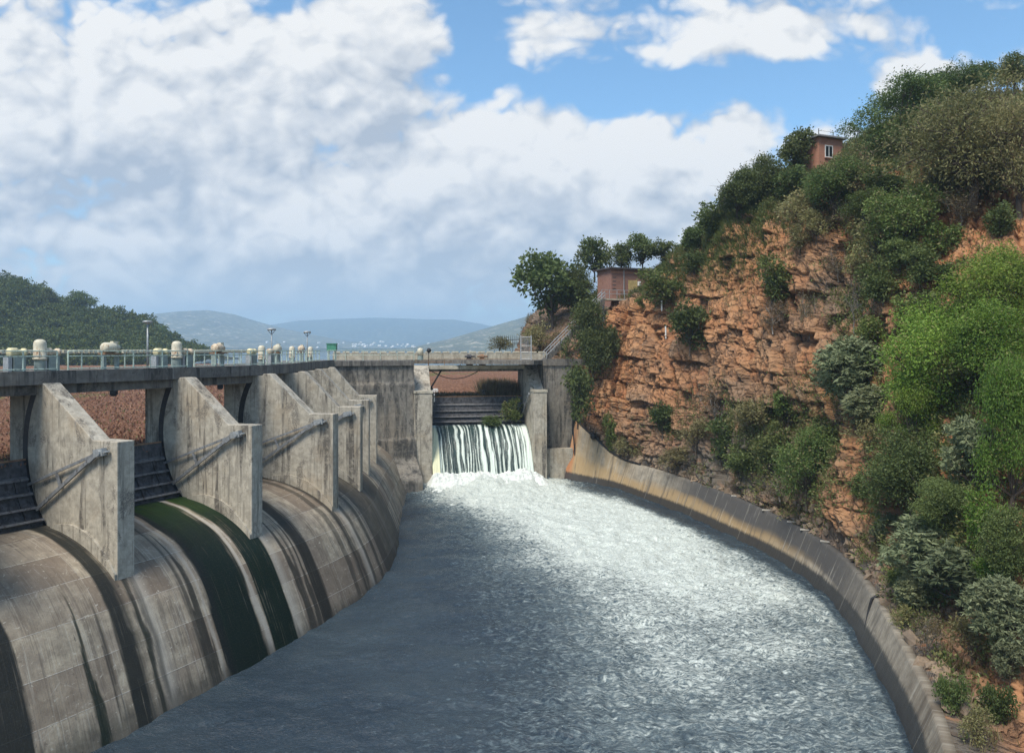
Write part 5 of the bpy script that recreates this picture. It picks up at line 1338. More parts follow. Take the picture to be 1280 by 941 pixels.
T_ = [
 # around the brick building, left end of the hillside
 ('big_dark', 741, 438, 74, 112, 'large dense dark green bush below the lower brick building at the end of the dam', 'shrub', G1),
 ('small_dark', 722, 497, 46, 74, 'dark shrub hanging over the grey abutment wall below the large bush', 'shrub', G1),
 ('open_tree', 690, 366, 92, 92, 'large leaved dark tree left of the lower brick building, leaning over the stairs', 'tree', G2_),
 ('big_dark', 722, 368, 60, 70, 'dark leafy tree just left of the lower brick building, behind the handrail', 'tree', G2_),
 ('small_olive', 675, 425, 42, 44, 'dry brown green bush on the bank by the mesh gate', 'shrub', G1),
 ('open_tree', 743, 322, 44, 56, 'tall thin tree with a tufted crown directly left of the lower brick building', 'tree', G2_),
 ('open_tree', 777, 322, 36, 40, 'low tree crown peeking above the left half of the lower brick roof', 'tree', G2_),
 ('open_tree', 803, 317, 40, 46, 'tree with see-through crown above the right end of the lower brick roof', 'tree', G2_),
 ('small_dark', 828, 318, 42, 32, 'rounded dark crown to the right of the lower brick roof on the skyline', 'tree', G2_),
 ('small_mid', 828, 360, 54, 46, 'grassy green bush against the right side of the lower brick building', 'shrub', G1),
 ('small_mid', 803, 376, 20, 20, 'little green bush in front of the ochre door of the lower brick building', 'shrub', G1),
 # ridge line
 ('small_dark', 866, 297, 38, 34, 'lowest dark bush of the ridge line, at the head of the grassy bank', 'tree', G2_),
 ('small_dark', 890, 276, 52, 46, 'second dark bush up the ridge line from the grassy bank', 'tree', G2_),
 ('big_dark', 922, 248, 66, 60, 'broad dark tree half way along the ridge to the upper brick hut', 'tree', G2_),
 ('big_dark', 960, 226, 66, 60, 'dark round tree on the ridge, two crowns left of the upper brick hut', 'tree', G2_),
 ('open_tree', 996, 198, 54, 62, 'dark loose tree immediately left of the upper brick hut', 'tree', G2_),
 ('small_dark', 985, 232, 60, 44, 'dark bush on the ridge below the loose tree left of the upper hut', 'shrub', G1),
 # under and right of the upper hut
 ('small_olive', 1000, 262, 60, 50, 'olive scrub left below the upper brick hut', 'shrub', G1),
 ('big_mid', 1042, 238, 76, 72, 'grey green bush right under the window of the upper brick hut', 'shrub', G1),
 ('small_olive', 1082, 232, 50, 56, 'pale dry green bush between the hut bush and the dark tree', 'shrub', G1),
 ('big_mid', 1085, 268, 62, 52, 'green bush filling the gap below the big dark tree right of the upper hut', 'shrub', G1),
 ('small_dark', 1112, 230, 60, 50, 'dark bush at the foot of the big dark tree right of the upper hut', 'shrub', G1),
 ('small_olive', 1150, 255, 60, 50, 'olive bush squeezed between the dark tree foot and the wide thorn tree', 'shrub', G1),
 ('small_olive', 1020, 285, 44, 40, 'grey olive scrub at the rim of the rock left of the brown dry scrub', 'shrub', G1),
 ('small_dark', 1125, 320, 50, 40, 'dark bush in the cleft just under the leafy green bush', 'shrub', G1),
 ('small_olive', 1085, 335, 50, 50, 'olive scrub on the middle cliff left of the shaded dark bush', 'shrub', G1),
 ('small_mid', 1175, 300, 52, 44, 'green bush right of the leafy green bush on the upper cliff', 'shrub', G1),
 ('dry', 1048, 330, 40, 44, 'tan dry scrub hanging on the bare cliff right of the cliff rim', 'shrub', G1),
 ('small_mid', 1090, 420, 44, 40, 'green bush above the silvery mid cliff shrub', 'shrub', G3),
 ('small_dark', 925, 575, 50, 34, 'dark low bush on the grey rock above the dark wall', 'shrub', G4),
 ('small_olive', 870, 548, 44, 40, 'olive dry bush left of the dark thicket bush', 'shrub', G4),
 ('small_dark', 1120, 720, 40, 40, 'dark bush under the left tip of the silvery shrubs', 'shrub', G3),
 ('grey', 1140, 742, 56, 46, 'small silvery shrub over the tan rock right of the channel wall', 'shrub', G3),
 ('small_olive', 1215, 800, 50, 60, 'olive scrub on the tan rock at the lower right', 'shrub', G3),
 ('dry', 1058, 268, 50, 40, 'brown dry scrub on the rock edge beneath the hut bush', 'shrub', G1),
 ('big_dense', 1130, 158, 140, 112, 'big dark green tree rising right of the upper brick hut', 'tree', G3),
 ('big_dense', 1192, 128, 110, 76, 'dark tree crown on the skyline against the white cloud', 'tree', G3),
 ('open_tree', 1226, 84, 34, 36, 'small open tree top on the skyline between two dark crowns', 'tree', G3),
 ('big_dark', 1268, 84, 60, 46, 'dark crown at the top right corner of the picture', 'tree', G3),
 ('olive_tree', 1214, 180, 180, 166, 'wide olive thorn tree with visible dark boughs below the top right corner', 'tree', G3),
 ('olive_tree', 1275, 200, 110, 150, 'olive thorn tree cut by the right edge below the dark corner crown', 'tree', G3),
 ('small_olive', 1172, 222, 70, 60, 'olive bush under the left boughs of the wide thorn tree', 'shrub', G1),
 ('small_mid', 1240, 232, 62, 56, 'green bush under the wide thorn tree at right', 'shrub', G1),
 ('dry', 1200, 260, 60, 50, 'dry brown scrub hanging under the wide thorn tree', 'shrub', G1),
 # upper cliff face
 ('big_mid', 1132, 278, 92, 92, 'leafy green bush on the upper cliff below the big dark tree', 'shrub', G1),
 ('small_olive', 1098, 300, 56, 70, 'olive bush on the upper cliff, left of the leafy green bush', 'shrub', G1),
 ('small_dark', 1192, 343, 52, 46, 'dark bush right of the middle cliff above the bright tree', 'shrub', G1),
 ('small_dark', 1150, 335, 48, 50, 'dark bush below the leafy green bush of the upper cliff', 'shrub', G1),
 ('small_dark', 1104, 352, 50, 60, 'shaded dark bush on the middle cliff left of the bright tree top', 'shrub', G1),
 ('dry', 1072, 362, 46, 56, 'grey twiggy dry bush in the middle of the cliff', 'shrub', G1),
 ('small_mid', 1146, 392, 56, 46, 'grey green round bush at the upper left edge of the bright tree', 'shrub', G1),
 ('small_dark', 1250, 276, 44, 48, 'dark round bush on the bare ledge at the right edge', 'shrub', G1),
 ('small_mid', 965, 352, 54, 56, 'bright leafy shrub alone on the orange cliff face', 'shrub', G1),
 ('dry', 966, 396, 46, 42, 'grey dead bush under the lone bright shrub of the cliff', 'shrub', G1),
 ('small_dark', 862, 414, 58, 60, 'round dark green shrub clinging to the orange cliff', 'shrub', G1),
 ('small_dark', 868, 330, 34, 26, 'small dark bush on the grassy slope above the orange cliff', 'shrub', G1),
 ('small_olive', 1000, 300, 40, 36, 'small olive bush at the upper rim of the cliff', 'shrub', G1),
 ('dry', 1012, 392, 34, 60, 'thin grey dry bush on the cliff right of the lone bright shrub', 'shrub', G1),
 # lower cliff
 ('small_dark', 828, 528, 36, 42, 'small blue green shrub low on the orange cliff', 'shrub', G4),
 ('small_mid', 762, 543, 26, 48, 'upright green weed bush at the start of the channel wall', 'shrub', G4),
 ('small_olive', 786, 558, 40, 34, 'grey green weed bush on the wall right of the upright one', 'shrub', G4),
 ('small_olive', 845, 575, 46, 26, 'low olive bush on the wall top below the blue green shrub', 'shrub', G4),
 ('small_mid', 815, 578, 44, 24, 'low green bush on the wall top left of the grey rock', 'shrub', G4),
 ('small_dark', 905, 548, 54, 50, 'dark thicket bush above the grey rocks', 'shrub', G4),
 ('dry', 893, 508, 60, 46, 'brown dry thicket on the cliff above the dark thicket bush', 'shrub', G4),
 ('small_olive', 940, 520, 56, 50, 'olive bush in the thicket right of the brown dry one', 'shrub', G4),
 ('small_dark', 962, 556, 58, 56, 'dark bush in the thicket between the grey rocks and the green shrub', 'shrub', G4),
 ('small_mid', 985, 512, 50, 46, 'yellowish green bush at the top of the thicket', 'shrub', G4),
 ('big_mid', 1008, 588, 76, 96, 'leafy green shrub standing directly above the dark channel wall', 'shrub', G4),
 ('small_dark', 1028, 548, 50, 60, 'dark bush behind the leafy green shrub above the channel wall', 'shrub', G4),
 ('dry', 975, 610, 60, 30, 'dark twiggy scrub on the wall top left of the leafy green shrub', 'shrub', G4),
 ('grey', 1062, 472, 92, 86, 'silvery grey green shrub in the middle of the cliff beside the bright tree', 'shrub', G3),
 ('grey', 1088, 512, 70, 50, 'silvery shrub lobe under the silvery mid cliff shrub', 'shrub', G3),
 ('small_olive', 1085, 545, 50, 40, 'olive bush between the silvery shrub and the bare pink rock', 'shrub', G3),
 ('small_mid', 1078, 610, 34, 30, 'small leafy tuft on the pink rock above the channel wall', 'shrub', G3),
 # right slope
 ('big_bright', 1166, 458, 146, 150, 'bright yellow green tree crown at the centre of the right slope', 'tree', G3),
 ('big_bright', 1244, 376, 136, 130, 'bright green tree crown at the upper right edge of the slope', 'tree', G3),
 ('big_bright', 1256, 450, 130, 136, 'bright green tree lobe touching the right edge, under the upper bright crown', 'tree', G3),
 ('big_bright', 1142, 535, 70, 96, 'narrow bright green lobe hanging below the central bright crown', 'tree', G3),
 ('big_bright', 1266, 570, 96, 200, 'tall drooping bright green tree at the right edge of the middle slope', 'tree', G3),
 ('big_dense', 1140, 600, 140, 130, 'very dark fine leaved thicket tree under the bright crown', 'tree', G3),
 ('big_dense', 1180, 640, 90, 80, 'dark thicket lobe left of the small bright bush', 'tree', G3),
 ('grey', 1212, 575, 76, 90, 'silvery leaved shrub right of the dark thicket', 'shrub', G3),
 ('small_bright', 1232, 660, 56, 84, 'small bright green bush among the silvery shrubs', 'shrub', G3),
 ('small_bright', 1238, 722, 40, 46, 'tiny bright green bush below the small bright one', 'shrub', G3),
 ('grey', 1166, 692, 108, 80, 'spreading silvery shrub left of the small bright bush', 'shrub', G3),
 ('grey', 1200, 728, 126, 86, 'broad silvery shrub in the middle of the lower right slope', 'shrub', G3),
 ('grey', 1110, 664, 50, 46, 'silvery shrub at the left tip of the lower right thicket', 'shrub', G3),
 ('grey', 1250, 772, 84, 90, 'silvery shrub cascading down the lower right slope', 'shrub', G3),
 ('grey', 1262, 830, 44, 56, 'silvery shrub tail hanging lowest at the right edge', 'shrub', G3),
 ('big_dark', 1264, 690, 70, 110, 'dark bush at the right edge behind the small bright bush', 'shrub', G3),
 ('small_olive', 1272, 760, 40, 60, 'yellowish bush at the right edge of the lower slope', 'shrub', G3),
 ('small_olive', 1128, 772, 26, 30, 'little green tuft on the tan rock above the hose', 'shrub', G4),
 ('small_dark', 1192, 868, 34, 60, 'dark weed bush on the rocks behind the nearest part of the wall', 'shrub', G4),
 ('small_olive', 1150, 845, 46, 44, 'olive scrub behind the lower end of the channel wall', 'shrub', G4),
 ('small_olive', 1222, 912, 44, 50, 'olive scrub in the bottom right corner behind the wall', 'shrub', G4),
 ('small_dark', 1250, 880, 40, 60, 'dark bush by the rocks in the bottom right corner', 'shrub', G4),
 ('dry', 1175, 905, 50, 40, 'dry brown scrub lowest behind the channel wall', 'shrub', G4),
 ('dry', 1160, 800, 50, 50, 'dry brown scrub on the rocks just above the hose', 'shrub', G4),
 ('small_dark', 1186, 392, 70, 60, 'dark shaded bush behind the top of the central bright crown', 'shrub', G3),
 ('big_mid', 1215, 470, 80, 80, 'mid green crown between the central bright crown and the right edge', 'tree', G3),
]
FARD = {(690, 366): 121, (722, 368): 122, (743, 322): 125, (777, 322): 124, (803, 317): 124, (828, 318): 121}
for k, x, y, w, h, lab, cat, g in T_:
    plant(k, x, y, w, h, lab, cat, 'tree' if cat == 'tree' else 'shrub', g, d=FARD.get((x, y)))
# crooked bare tree behind the lower brick building
p, n = hit(764, 345, 120)
root = empty('bare_tree', at(766, 350, 124), 'pale leafless tree behind the left of the lower brick roof', 'tree')
o = bpy.data.objects.new('branches', bare_mesh(9)); COL.objects.link(o); o.parent = root; o.scale = (6.2, 6.2, 6.2)
root = empty('bare_tree', hit(1068, 415)[0], 'small dark bare tree growing out of the middle cliff', 'tree')
o = bpy.data.objects.new('branches', bare_mesh(11)); COL.objects.link(o); o.parent = root; o.scale = (4.2, 4.2, 4.2)
# bush on the dam crest by the fence, bush on the gate
plant('small_olive', 624, 431, 34, 20, 'small open bush standing by the rusty spiked frame', 'shrub', 'shrub', None, d=113)
plant('small_mid', 640, 517, 26, 30, 'green weed tuft growing on the far sluice gate near its right end', 'shrub', 'shrub', None, base=ff(-1.7, 5.0, -9.4))
plant('small_dark', 618, 528, 30, 14, 'dark green weed trailing on the bottom girder of the far gate', 'shrub', 'shrub', None, base=ff(-4.2, 4.6, -10.15))

# grass, brush: uncountable stuff
rng = np.random.default_rng(77)
area = np.linalg.norm(np.cross(np.gradient(C, axis=0), np.gradient(C, axis=1)), axis=-1)
def scatter(weight, n):
    w_ = (weight * area).ravel(); w_ = w_ / w_.sum()
    ii = rng.choice(len(w_), n, p=w_)
    return C.reshape(-1, 3)[ii] + rng.normal(size=(n, 3)) * 0.12, Nn.reshape(-1, 3)[ii]
pat = fbm(C * 0.28, 4, 131)
vis = (pxc > 600) & (pxc < 1380) & (lev < 7.3)
def blades(P, N_, per, L, W, droop, sp=0.5):
    n = len(P); PP_ = np.repeat(P, per, 0) + rng.normal(size=(n * per, 3)) * 0.10
    D = np.array([0, 0, 1.0]) + np.repeat(N_, per, 0) * 0.5 + rng.normal(size=(n * per, 3)) * sp
    return leaf_quads(rng, PP_, D, L, W, droop, 0.1)
steep = np.clip(1 - Nn[..., 2], 0, 1)
flat = smooth01(np.abs(Nn[..., 2]), 0.30, 0.75)
wg = vis * (smooth01(pat, 0.50, 0.66) * (0.35 + flat) + smooth01(lev, 5.0, 5.8) * 1.6 + 0.9 * dirt * smooth01(pat, 0.42, 0.6) + 1.2 * blob(1160, 840, 45, 90) + 2.0 * blob(1215, 910, 45, 60)) * (lev > 0.12)
P, N_ = scatter(wg, 15000)
V = blades(P, N_, 6, 0.72, 0.055, 0.25)
o = obj('dry_grass', V, np.arange(len(V)).reshape(-1, 4), M['grass_dry']); tag(o, 'dry tan grass tufts on the ledges of the cliff', 'grass', kind='stuff')
wg = vis * (smooth01(lev, 5.2, 5.8) * 1.0 * ((pxc < 1000)) + blob(880, 300, 60, 40) * 2.2 + blob(960, 255, 50, 30) * 2.0 + blob(830, 345, 30, 25) * 2 + 0.5 * greenm * smooth01(pat, 0.5, 0.6)) * (lev > 0.3)
P, N_ = scatter(wg, 22000)
V = blades(P, N_, 6, 0.75, 0.07, 0.2)
o = obj('green_grass', V, np.arange(len(V)).reshape(-1, 4), M['grass_green']); tag(o, 'green grass on the bank along the top of the cliff', 'grass', kind='stuff')
wg = vis * (lev > 0.2) * (smooth01(lev, 5.0, 5.7) * 0.9 * (pxc > 940) + 0.3 * blob(1170, 240, 90, 40) + 0.8 * blob(1100, 320, 45, 60) + blob(930, 545, 75, 36) * 0.8 + blob(1000, 575, 50, 55) * 0.8 + blob(1090, 350, 36, 80) * 0.9 + blob(1100, 250, 70, 50) * 0.5 + blob(1200, 300, 80, 60) * 0.08 + blob(1200, 660, 100, 130) * 1.3 + blob(1180, 470, 90, 90) * 0.9 + blob(1165, 840, 45, 90) * 1.4 + 0.35 * blob(1250, 560, 50, 200)) * smooth01(pat, 0.36, 0.56)
P, N_ = scatter(wg, 14000)
per = 15
PP_ = np.repeat(P + N_ * 0.25, per, 0) + rng.normal(size=(len(P) * per, 3)) * 0.28
D = np.repeat(N_, per, 0) + rng.normal(size=(len(P) * per, 3)) * 0.9 + np.array([0, 0, 0.4])
V = leaf_quads(rng, PP_, D, 0.25, 0.11, 0.1)
k3 = len(V) // 12 * 4
for q, (mt, lab) in enumerate((('leaf_dark', 'tangled dark green undergrowth on the cliff'), ('leaf_olive', 'olive brown undergrowth on the cliff'), ('leaf_mid', 'mid green creepers and undergrowth on the cliff'))):
    Vq = V[q * k3:(q + 1) * k3]
    o = obj('undergrowth', Vq, np.arange(len(Vq)).reshape(-1, 4), M[mt]); tag(o, lab, 'undergrowth', kind='stuff')
# reeds on the right behind the far gate
n = 2600
P = np.array([ff(rng.uniform(-4.6, 0.2), 9 + 13 * rng.random() ** 1.3, -6.9) for _ in range(n)])
V = leaf_quads(rng, P, np.array([0, 0, 1.0]) + rng.normal(size=(n, 3)) * 0.22, 2.3, 0.10, 0.0, 0.1)
n = 5200
P = np.array([ff(rng.uniform(-WID, 0.2), 9.2 + 8 * rng.random() ** 1.5, -6.95) for _ in range(n)])
V = np.concatenate([V, leaf_quads(rng, P, np.array([0, 0, 1.0]) + rng.normal(size=(n, 3)) * 0.4, 0.8, 0.08, 0.0, 0.1)])
o = obj('dead_reeds', V, np.arange(len(V)).reshape(-1, 4), M['leaf_dry']); tag(o, 'brown dead reeds standing in the weed behind the far gate', 'reeds', kind='stuff')

# ================================================================== BUILDINGS ON THE CLIFF
def ebox(mb, c, ex, ey, z0, z1):
    """box on base point c spanned by horizontal vectors ex, ey (full extents from the corner)"""
    c = np.asarray(c, float); mb.prism([c + (0, 0, z0), c + ex + (0, 0, z0), c + ex + ey + (0, 0, z0), c + ey + (0, 0, z0)], (0, 0, z1 - z0)); return mb
# lower building
c0 = at(764, 372, 114.0); zb = at(764, 374, 114)[2]; c0[2] = 0
c1 = at(812, 372, 116.5); c1[2] = 0
ex = c1 - c0; Lx = np.linalg.norm(ex); e = ex / Lx; ey = np.array([-e[1], e[0], 0])
root = empty('brick_building', c0 + ex / 2 + ey * 2 + (0, 0, zb), 'lower dark red brick building with flat dark roof, at the head of the stairs', 'building')
ebox(MB(), c0, ex, ey * 4.2, zb - 1.2, zb + 4.45).build('wall', M['brick_dark'], root)
ro = ebox(MB(), c0 - e * 0.45 - ey * 0.5, ex + e * 0.9, ey * 5.2, zb + 4.455, zb + 4.68)
ro.build('roof', M['roof'], root)
ebox(MB(), c0 - e * 0.02 - ey * 0.06, ex + e * 0.04, ey * 0.055, zb + 3.9, zb + 4.1).build('lintel_band', M['brick_orange'], root)
dr = ebox(MB(), c0 + e * (Lx * 0.44) - ey * 0.05, e * 1.5, ey * 0.045, zb, zb + 2.9).build('door', M['door_yellow'], root)
ebox(MB(), c0 + e * (Lx * 0.44 + 1.25) - ey * 0.10, e * 0.08, ey * 0.045, zb + 1.2, zb + 1.45).build('handle', M['steel_black'], dr)
ebox(MB(), c0 + e * (Lx * 0.68) - ey * 0.32, e * 0.4, ey * 0.3, zb + 2.1, zb + 2.75).build('wall_lamp', M['white_paint'], root)
mbx = MB()
for k in range(4): ebox(mbx, c0 - e * 0.012 + e * 0.25 - ey * 0.03, e * 0.55, ey * 0.028, zb + 1.5 + 0.55 * k, zb + 1.62 + 0.55 * k)
mbx.build('vent_slots', M['roof'], root)
MB().tube([c0 + e * 2.1 - ey * 0.1 + (0, 0, zb + 0.2), c0 + e * 2.1 - ey * 0.1 + (0, 0, zb + 4.4)], 0.06, 6).build('downpipe', M['galv'], root)
# platform and railing before it
pa = c0 - e * 2.6 - ey * 1.9; pa[2] = zb - 0.25
root = empty('landing_platform', pa, 'concrete landing in front of the lower brick building at the top of the stairs', 'platform')
ebox(MB(), pa * np.array([1, 1, 0]), e * 6.2, ey * 1.85, zb - 0.28, zb - 0.05).build('slab', M['conc_cream'], root)
for s in (0.3, 3.2, 5.9): ebox(MB(), (pa + e * s + ey * 0.2) * np.array([1, 1, 0]), e * 0.22, ey * 0.22, zb - 3.4, zb - 0.285).build('post', M['galv'], root)
straight_rail('landing_railing', pa + (0, 0, 0.2), pa + e * 6.2 + (0, 0, 0.2), 0, 'pale thin railing along the landing of the lower brick building', 6, 'galv', 1.25)
# stairs: concrete flight with two pale handrails
s0 = at(681, 449, 107.0); s1 = pa + e * 0.2 + np.array([0, 0, 0.1])
root = empty('hillside_stairs', (s0 + s1) / 2, 'steep concrete stairs with pale handrails climbing the bank to the lower brick building', 'stairs')
dS = s1 - s0; hz = np.array([dS[1], -dS[0], 0]); hz /= np.linalg.norm(hz)
mbx = MB(); ns_ = 34
for k in range(ns_):
    a = s0 + dS * k / ns_
    ebox(mbx, (a - hz * 0.45) * np.array([1, 1, 0]), hz * 0.9, np.array([dS[0], dS[1], 0]) / ns_ * 1.04, a[2] - 0.5, a[2] + dS[2] / ns_)
mbx.build('steps', M['conc_deck'], root)
for s in (-0.47, 0.47):
    mbx = MB()
    for z in (0.55, 1.05): mbx.tube([s0 + hz * s + (0, 0, z), s1 + hz * s + (0, 0, z)], 0.05, 6)
    for q in np.linspace(0, 1, 9): mbx.tube([s0 + dS * q + hz * s, s0 + dS * q + hz * s + (0, 0, 1.05)], 0.04, 5)
    mbx.build('handrail', M['galv'], root)
# two marker posts on the cliff edge
for x, y, lab in ((827, 384, 'small white post on the cliff edge right of the lower brick building'), (832, 415, 'small white post lower on the cliff beside the round dark shrub')):
    p, n = hit(x, y + 5)
    o = MB().tube([p - n * 0.2 - np.array([0, 0, .2]), p + (0, 0, 1.3)], 0.10, 7).lathe(p + (0, 0, 1.3), [(0.13, 0), (0.1, 0.1)], 7).build('marker_post', M['white_paint']); tag(o, lab, 'post')
# upper hut
c0 = at(1023.5, 205, 96.0); zb = c0[2] - 0.4; c0[2] = 0
e = np.array([0.93, 0.37, 0]); e /= np.linalg.norm(e); ey = np.array([-e[1], e[0], 0])
root = empty('brick_hut', c0 + e * 1.8 + ey * 1.8 + (0, 0, zb), 'upper small orange brick hut with one white window on the skyline', 'hut')
ebox(MB(), c0, e * 3.8, ey * 3.4, zb - 2.5, zb + 3.75).build('wall', M['brick_orange'], root)
ebox(MB(), c0 - e * 0.45 - ey * 0.45, e * 4.7, ey * 4.3, zb + 3.755, zb + 3.95).build('roof', M['roof_grey'], root)
w0 = c0 + e * 0.95 - ey * 0.05
fr_ = MB()
for a, b, za, zc in ((0, 1.25, 2.72, 2.82), (0, 1.25, 1.3, 1.42), (0, 0.10, 1.421, 2.719), (1.15, 1.25, 1.421, 2.719), (0.58, 0.66, 1.421, 2.719)):
    ebox(fr_, w0 + e * a - ey * 0.02, e * (b - a), ey * 0.065, zb + za, zb + zc)
wn = ebox(MB(), w0 + e * 0.11, e * 1.03, ey * 0.04, zb + 1.43, zb + 2.71).build('window', M['glass'], root)
fr_.build('frame', M['white_paint'], wn)
ebox(MB(), w0 - e * 0.08 - ey * 0.08, e * 1.4, ey * 0.125, zb + 1.16, zb + 1.295).build('sill', M['brick_dark'], wn)
for s, hgt_ in ((-0.3, 0.7), (2.0, 0.5), (3.9, 1.1)):
    MB().tube([c0 + e * s - ey * 0.3 + (0, 0, zb + 3.95), c0 + e * s - ey * 0.3 + (0, 0, zb + 3.95 + hgt_)], 0.05, 6).build('roof_post', M['steel_dark'], root)
MB().tube([c0 - e * 0.3 - ey * 0.3 + (0, 0, zb + 4.4), c0 + e * 3.9 - ey * 0.3 + (0, 0, zb + 4.5)], 0.02, 5).build('roof_rail', M['steel_dark'], root)

# ================================================================== LEFT WOODED HILL
sil = np.array([(-160, 335), (-60, 348), (0, 356), (30, 366), (60, 388), (100, 398), (140, 404), (170, 412), (195, 424), (212, 436), (230, 447), (260, 452)], float)
nxh, nyh = 130, 70
pxh = np.linspace(-160, 255, nxh); yh = np.interp(pxh, sil[:, 0], sil[:, 1])
ds = 330 + 330 * np.linspace(0, 1, nyh)
crest = 450.0
hh_ = np.maximum((HOR - yh) / F * crest, -9)
pv_ = np.where(ds < crest, smooth01(ds, 325, crest + 8), 1 - 0.3 * smooth01(ds, crest, 700))
Hx = (pxh[:, None] - 640) / F * (crest + 0 * ds[None, :]) + (ds[None, :] - crest) * -0.25
Hy = ds[None, :].repeat(nxh, 0)
Hz = -9 + (hh_[:, None] + 9) * pv_[None, :]
Hg = np.stack([Hx, Hy, Hz], -1); Hg[..., 2] += (fbm(Hg * 0.03, 3, 91) - 0.5) * 4 * pv_[None, :]
o = obj('wooded_hill', Hg.reshape(-1, 3), grid_faces(nxh, nyh), M['hill_soil'], None, None, True); tag(o, 'dark wooded hill behind the bridge at the left edge', 'hill', kind='structure')
rng = np.random.default_rng(21)
arch = []
for k in range(6):
    P, D, LC, LR = crown_points(rng, 190, 8, 5, 0.05, 0.6, 0.5, 0.5)
    arch.append((P, D))
VV = []
cnd = np.argwhere((Hy < crest + 25) & (Hz > -8.2))
for q in rng.choice(len(cnd), 1500):
    i, j = cnd[q]; P, D = arch[rng.integers(6)]
    s = rng.uniform(5.0, 10.0); a = rng.uniform(0, 6.28); R_ = np.array([[math.cos(a), -math.sin(a), 0], [math.sin(a), math.cos(a), 0], [0, 0, 1]])
    b = Hg[i, j] + np.array([rng.normal() * 1.5, rng.normal() * 1.5, -1.0])
    VV.append(leaf_quads(rng, (P * np.array([s, s, s * rng.uniform(0.8, 1.2)])) @ R_.T + b, D @ R_.T, 1.25, 0.75))
V = np.concatenate(VV)
o = obj('hillside_wood', V, np.arange(len(V)).reshape(-1, 4), M['leaf_far']); tag(o, 'dark green wood covering the hill at the left edge', 'wood', kind='stuff')
plant('open_tree', 62, 376, 24, 30, 'pale tree sticking out of the wood skyline near the left edge', 'tree', 'tree', None, d=450)
plant('open_tree', 102, 380, 34, 30, 'pale rounded tree standing proud in the middle of the left wood skyline', 'tree', 'tree', None, d=448)
plant('open_tree', 201, 421, 24, 34, 'dark loose tree at the right end of the wooded hill, by the tall lamp', 'tree', 'tree', None, d=440)

# ================================================================== FAR HILLS, SHORE AND TOWN
def ridge(name, pts, d, depth, mat, label, seed, zb=-8, front=0.6):
    pts = np.array(pts, float); nx, ny = 260, 46
    px = np.linspace(pts[0, 0], pts[-1, 0], nx); y = np.interp(px, pts[:, 0], pts[:, 1])
    hgt = (HOR - y) / F * d
    v = np.linspace(-1, 1, ny)
    X_ = (px[:, None] - 640) / F * d + 0 * v[None, :]; Y_ = d + v[None, :] * depth + 0 * px[:, None]
    sh = np.where(v < 0, (1 + v) ** 0.9, (1 - v) ** 0.7)
    P = np.stack([X_, Y_, 0 * X_], -1)
    rg = (fbm(P * (11.0 / depth), 6, seed, 0.6) - 0.5)
    Z_ = zb + (hgt[:, None] - zb) * sh[None, :] * (1 + 1.5 * rg * (1 - sh[None, :]) * (sh[None, :] > 0))
    P[..., 2] = Z_
    o = obj(name, P.reshape(-1, 3), grid_faces(nx, ny), M[mat], None, None, True); tag(o, label, 'hill', kind='structure')
    return P
ridge('far_hill', [(60, 437), (140, 393), (185, 393), (225, 389), (262, 387), (290, 392), (320, 401), (345, 408), (375, 415), (420, 424), (470, 432), (530, 439)], 4600, 1500, 'hill_pale', 'hazy pale blue hill with a rounded top left of centre on the horizon', 31)
ridge('far_hill', [(240, 425), (330, 407), (375, 400), (420, 398), (470, 396.5), (520, 398), (570, 399), (600, 404), (640, 412), (740, 437)], 7200, 1500, 'hill_green', 'long flat blue ridge farthest away on the horizon', 32)
ridge('far_hill', [(300, 440), (340, 428), (385, 420), (430, 424), (480, 431), (530, 427), (570, 422), (620, 424), (700, 430), (760, 440)], 5600, 800, 'hill_green', 'low dark blue foothills along the far shore', 33)
ridge('far_hill', [(470, 440), (520, 433), (560, 424), (600, 412), (630, 403), (655, 396), (690, 385), (740, 372), (800, 380), (900, 437)], 3000, 800, 'hill_pale', 'pale spotted hazy hill on the horizon left of the large leaved tree', 34)
ridge('far_shore', [(120, 438), (200, 435.5), (300, 435), (420, 435.4), (520, 435), (600, 435.5), (700, 438)], 2900, 250, 'hill_green', 'low dark shore across the reservoir', 35)
hv = np.array([(-.5, -.5, 0), (.5, -.5, 0), (.5, .5, 0), (-.5, .5, 0), (-.5, -.5, .6), (.5, -.5, .6), (.5, .5, .6), (-.5, .5, .6), (-.5, 0, 1), (.5, 0, 1)]) * np.array([13, 9, 7])
hf = [(0, 1, 5, 4), (1, 2, 6, 9, 5), (2, 3, 7, 6), (3, 0, 4, 8, 7), (4, 5, 9, 8), (6, 7, 8, 9)]
hme = mesh_data('far_house', hv, hf, M['white_paint'])
rr = random.Random(4)
for q in range(46):
    px = rr.choice([rr.gauss(470, 28), rr.gauss(530, 30), rr.uniform(330, 640), rr.gauss(450, 20)]); y = rr.uniform(426.5, 434.5)
    d = 2640 + (434.5 - y) * 60
    o = bpy.data.objects.new('far_house', hme); COL.objects.link(o)
    o.location = Vector(at(px, y + 1, d)); o.rotation_euler = (0, 0, rr.uniform(0, 3)); s = rr.uniform(0.5, 1.0); o.scale = (s, s, s)
    tag(o, 'tiny pale house of the town scattered on the far shore below the blue hills', 'house', 'houses of the far town')

# valley ground under everything
s = 9500
o = obj('ground', [(-s, -s, -26), (s, -s, -26), (s, s, -26), (-s, s, -26)], [(0, 1, 2, 3)], M['soil']); tag(o, 'valley floor', 'ground', kind='structure')

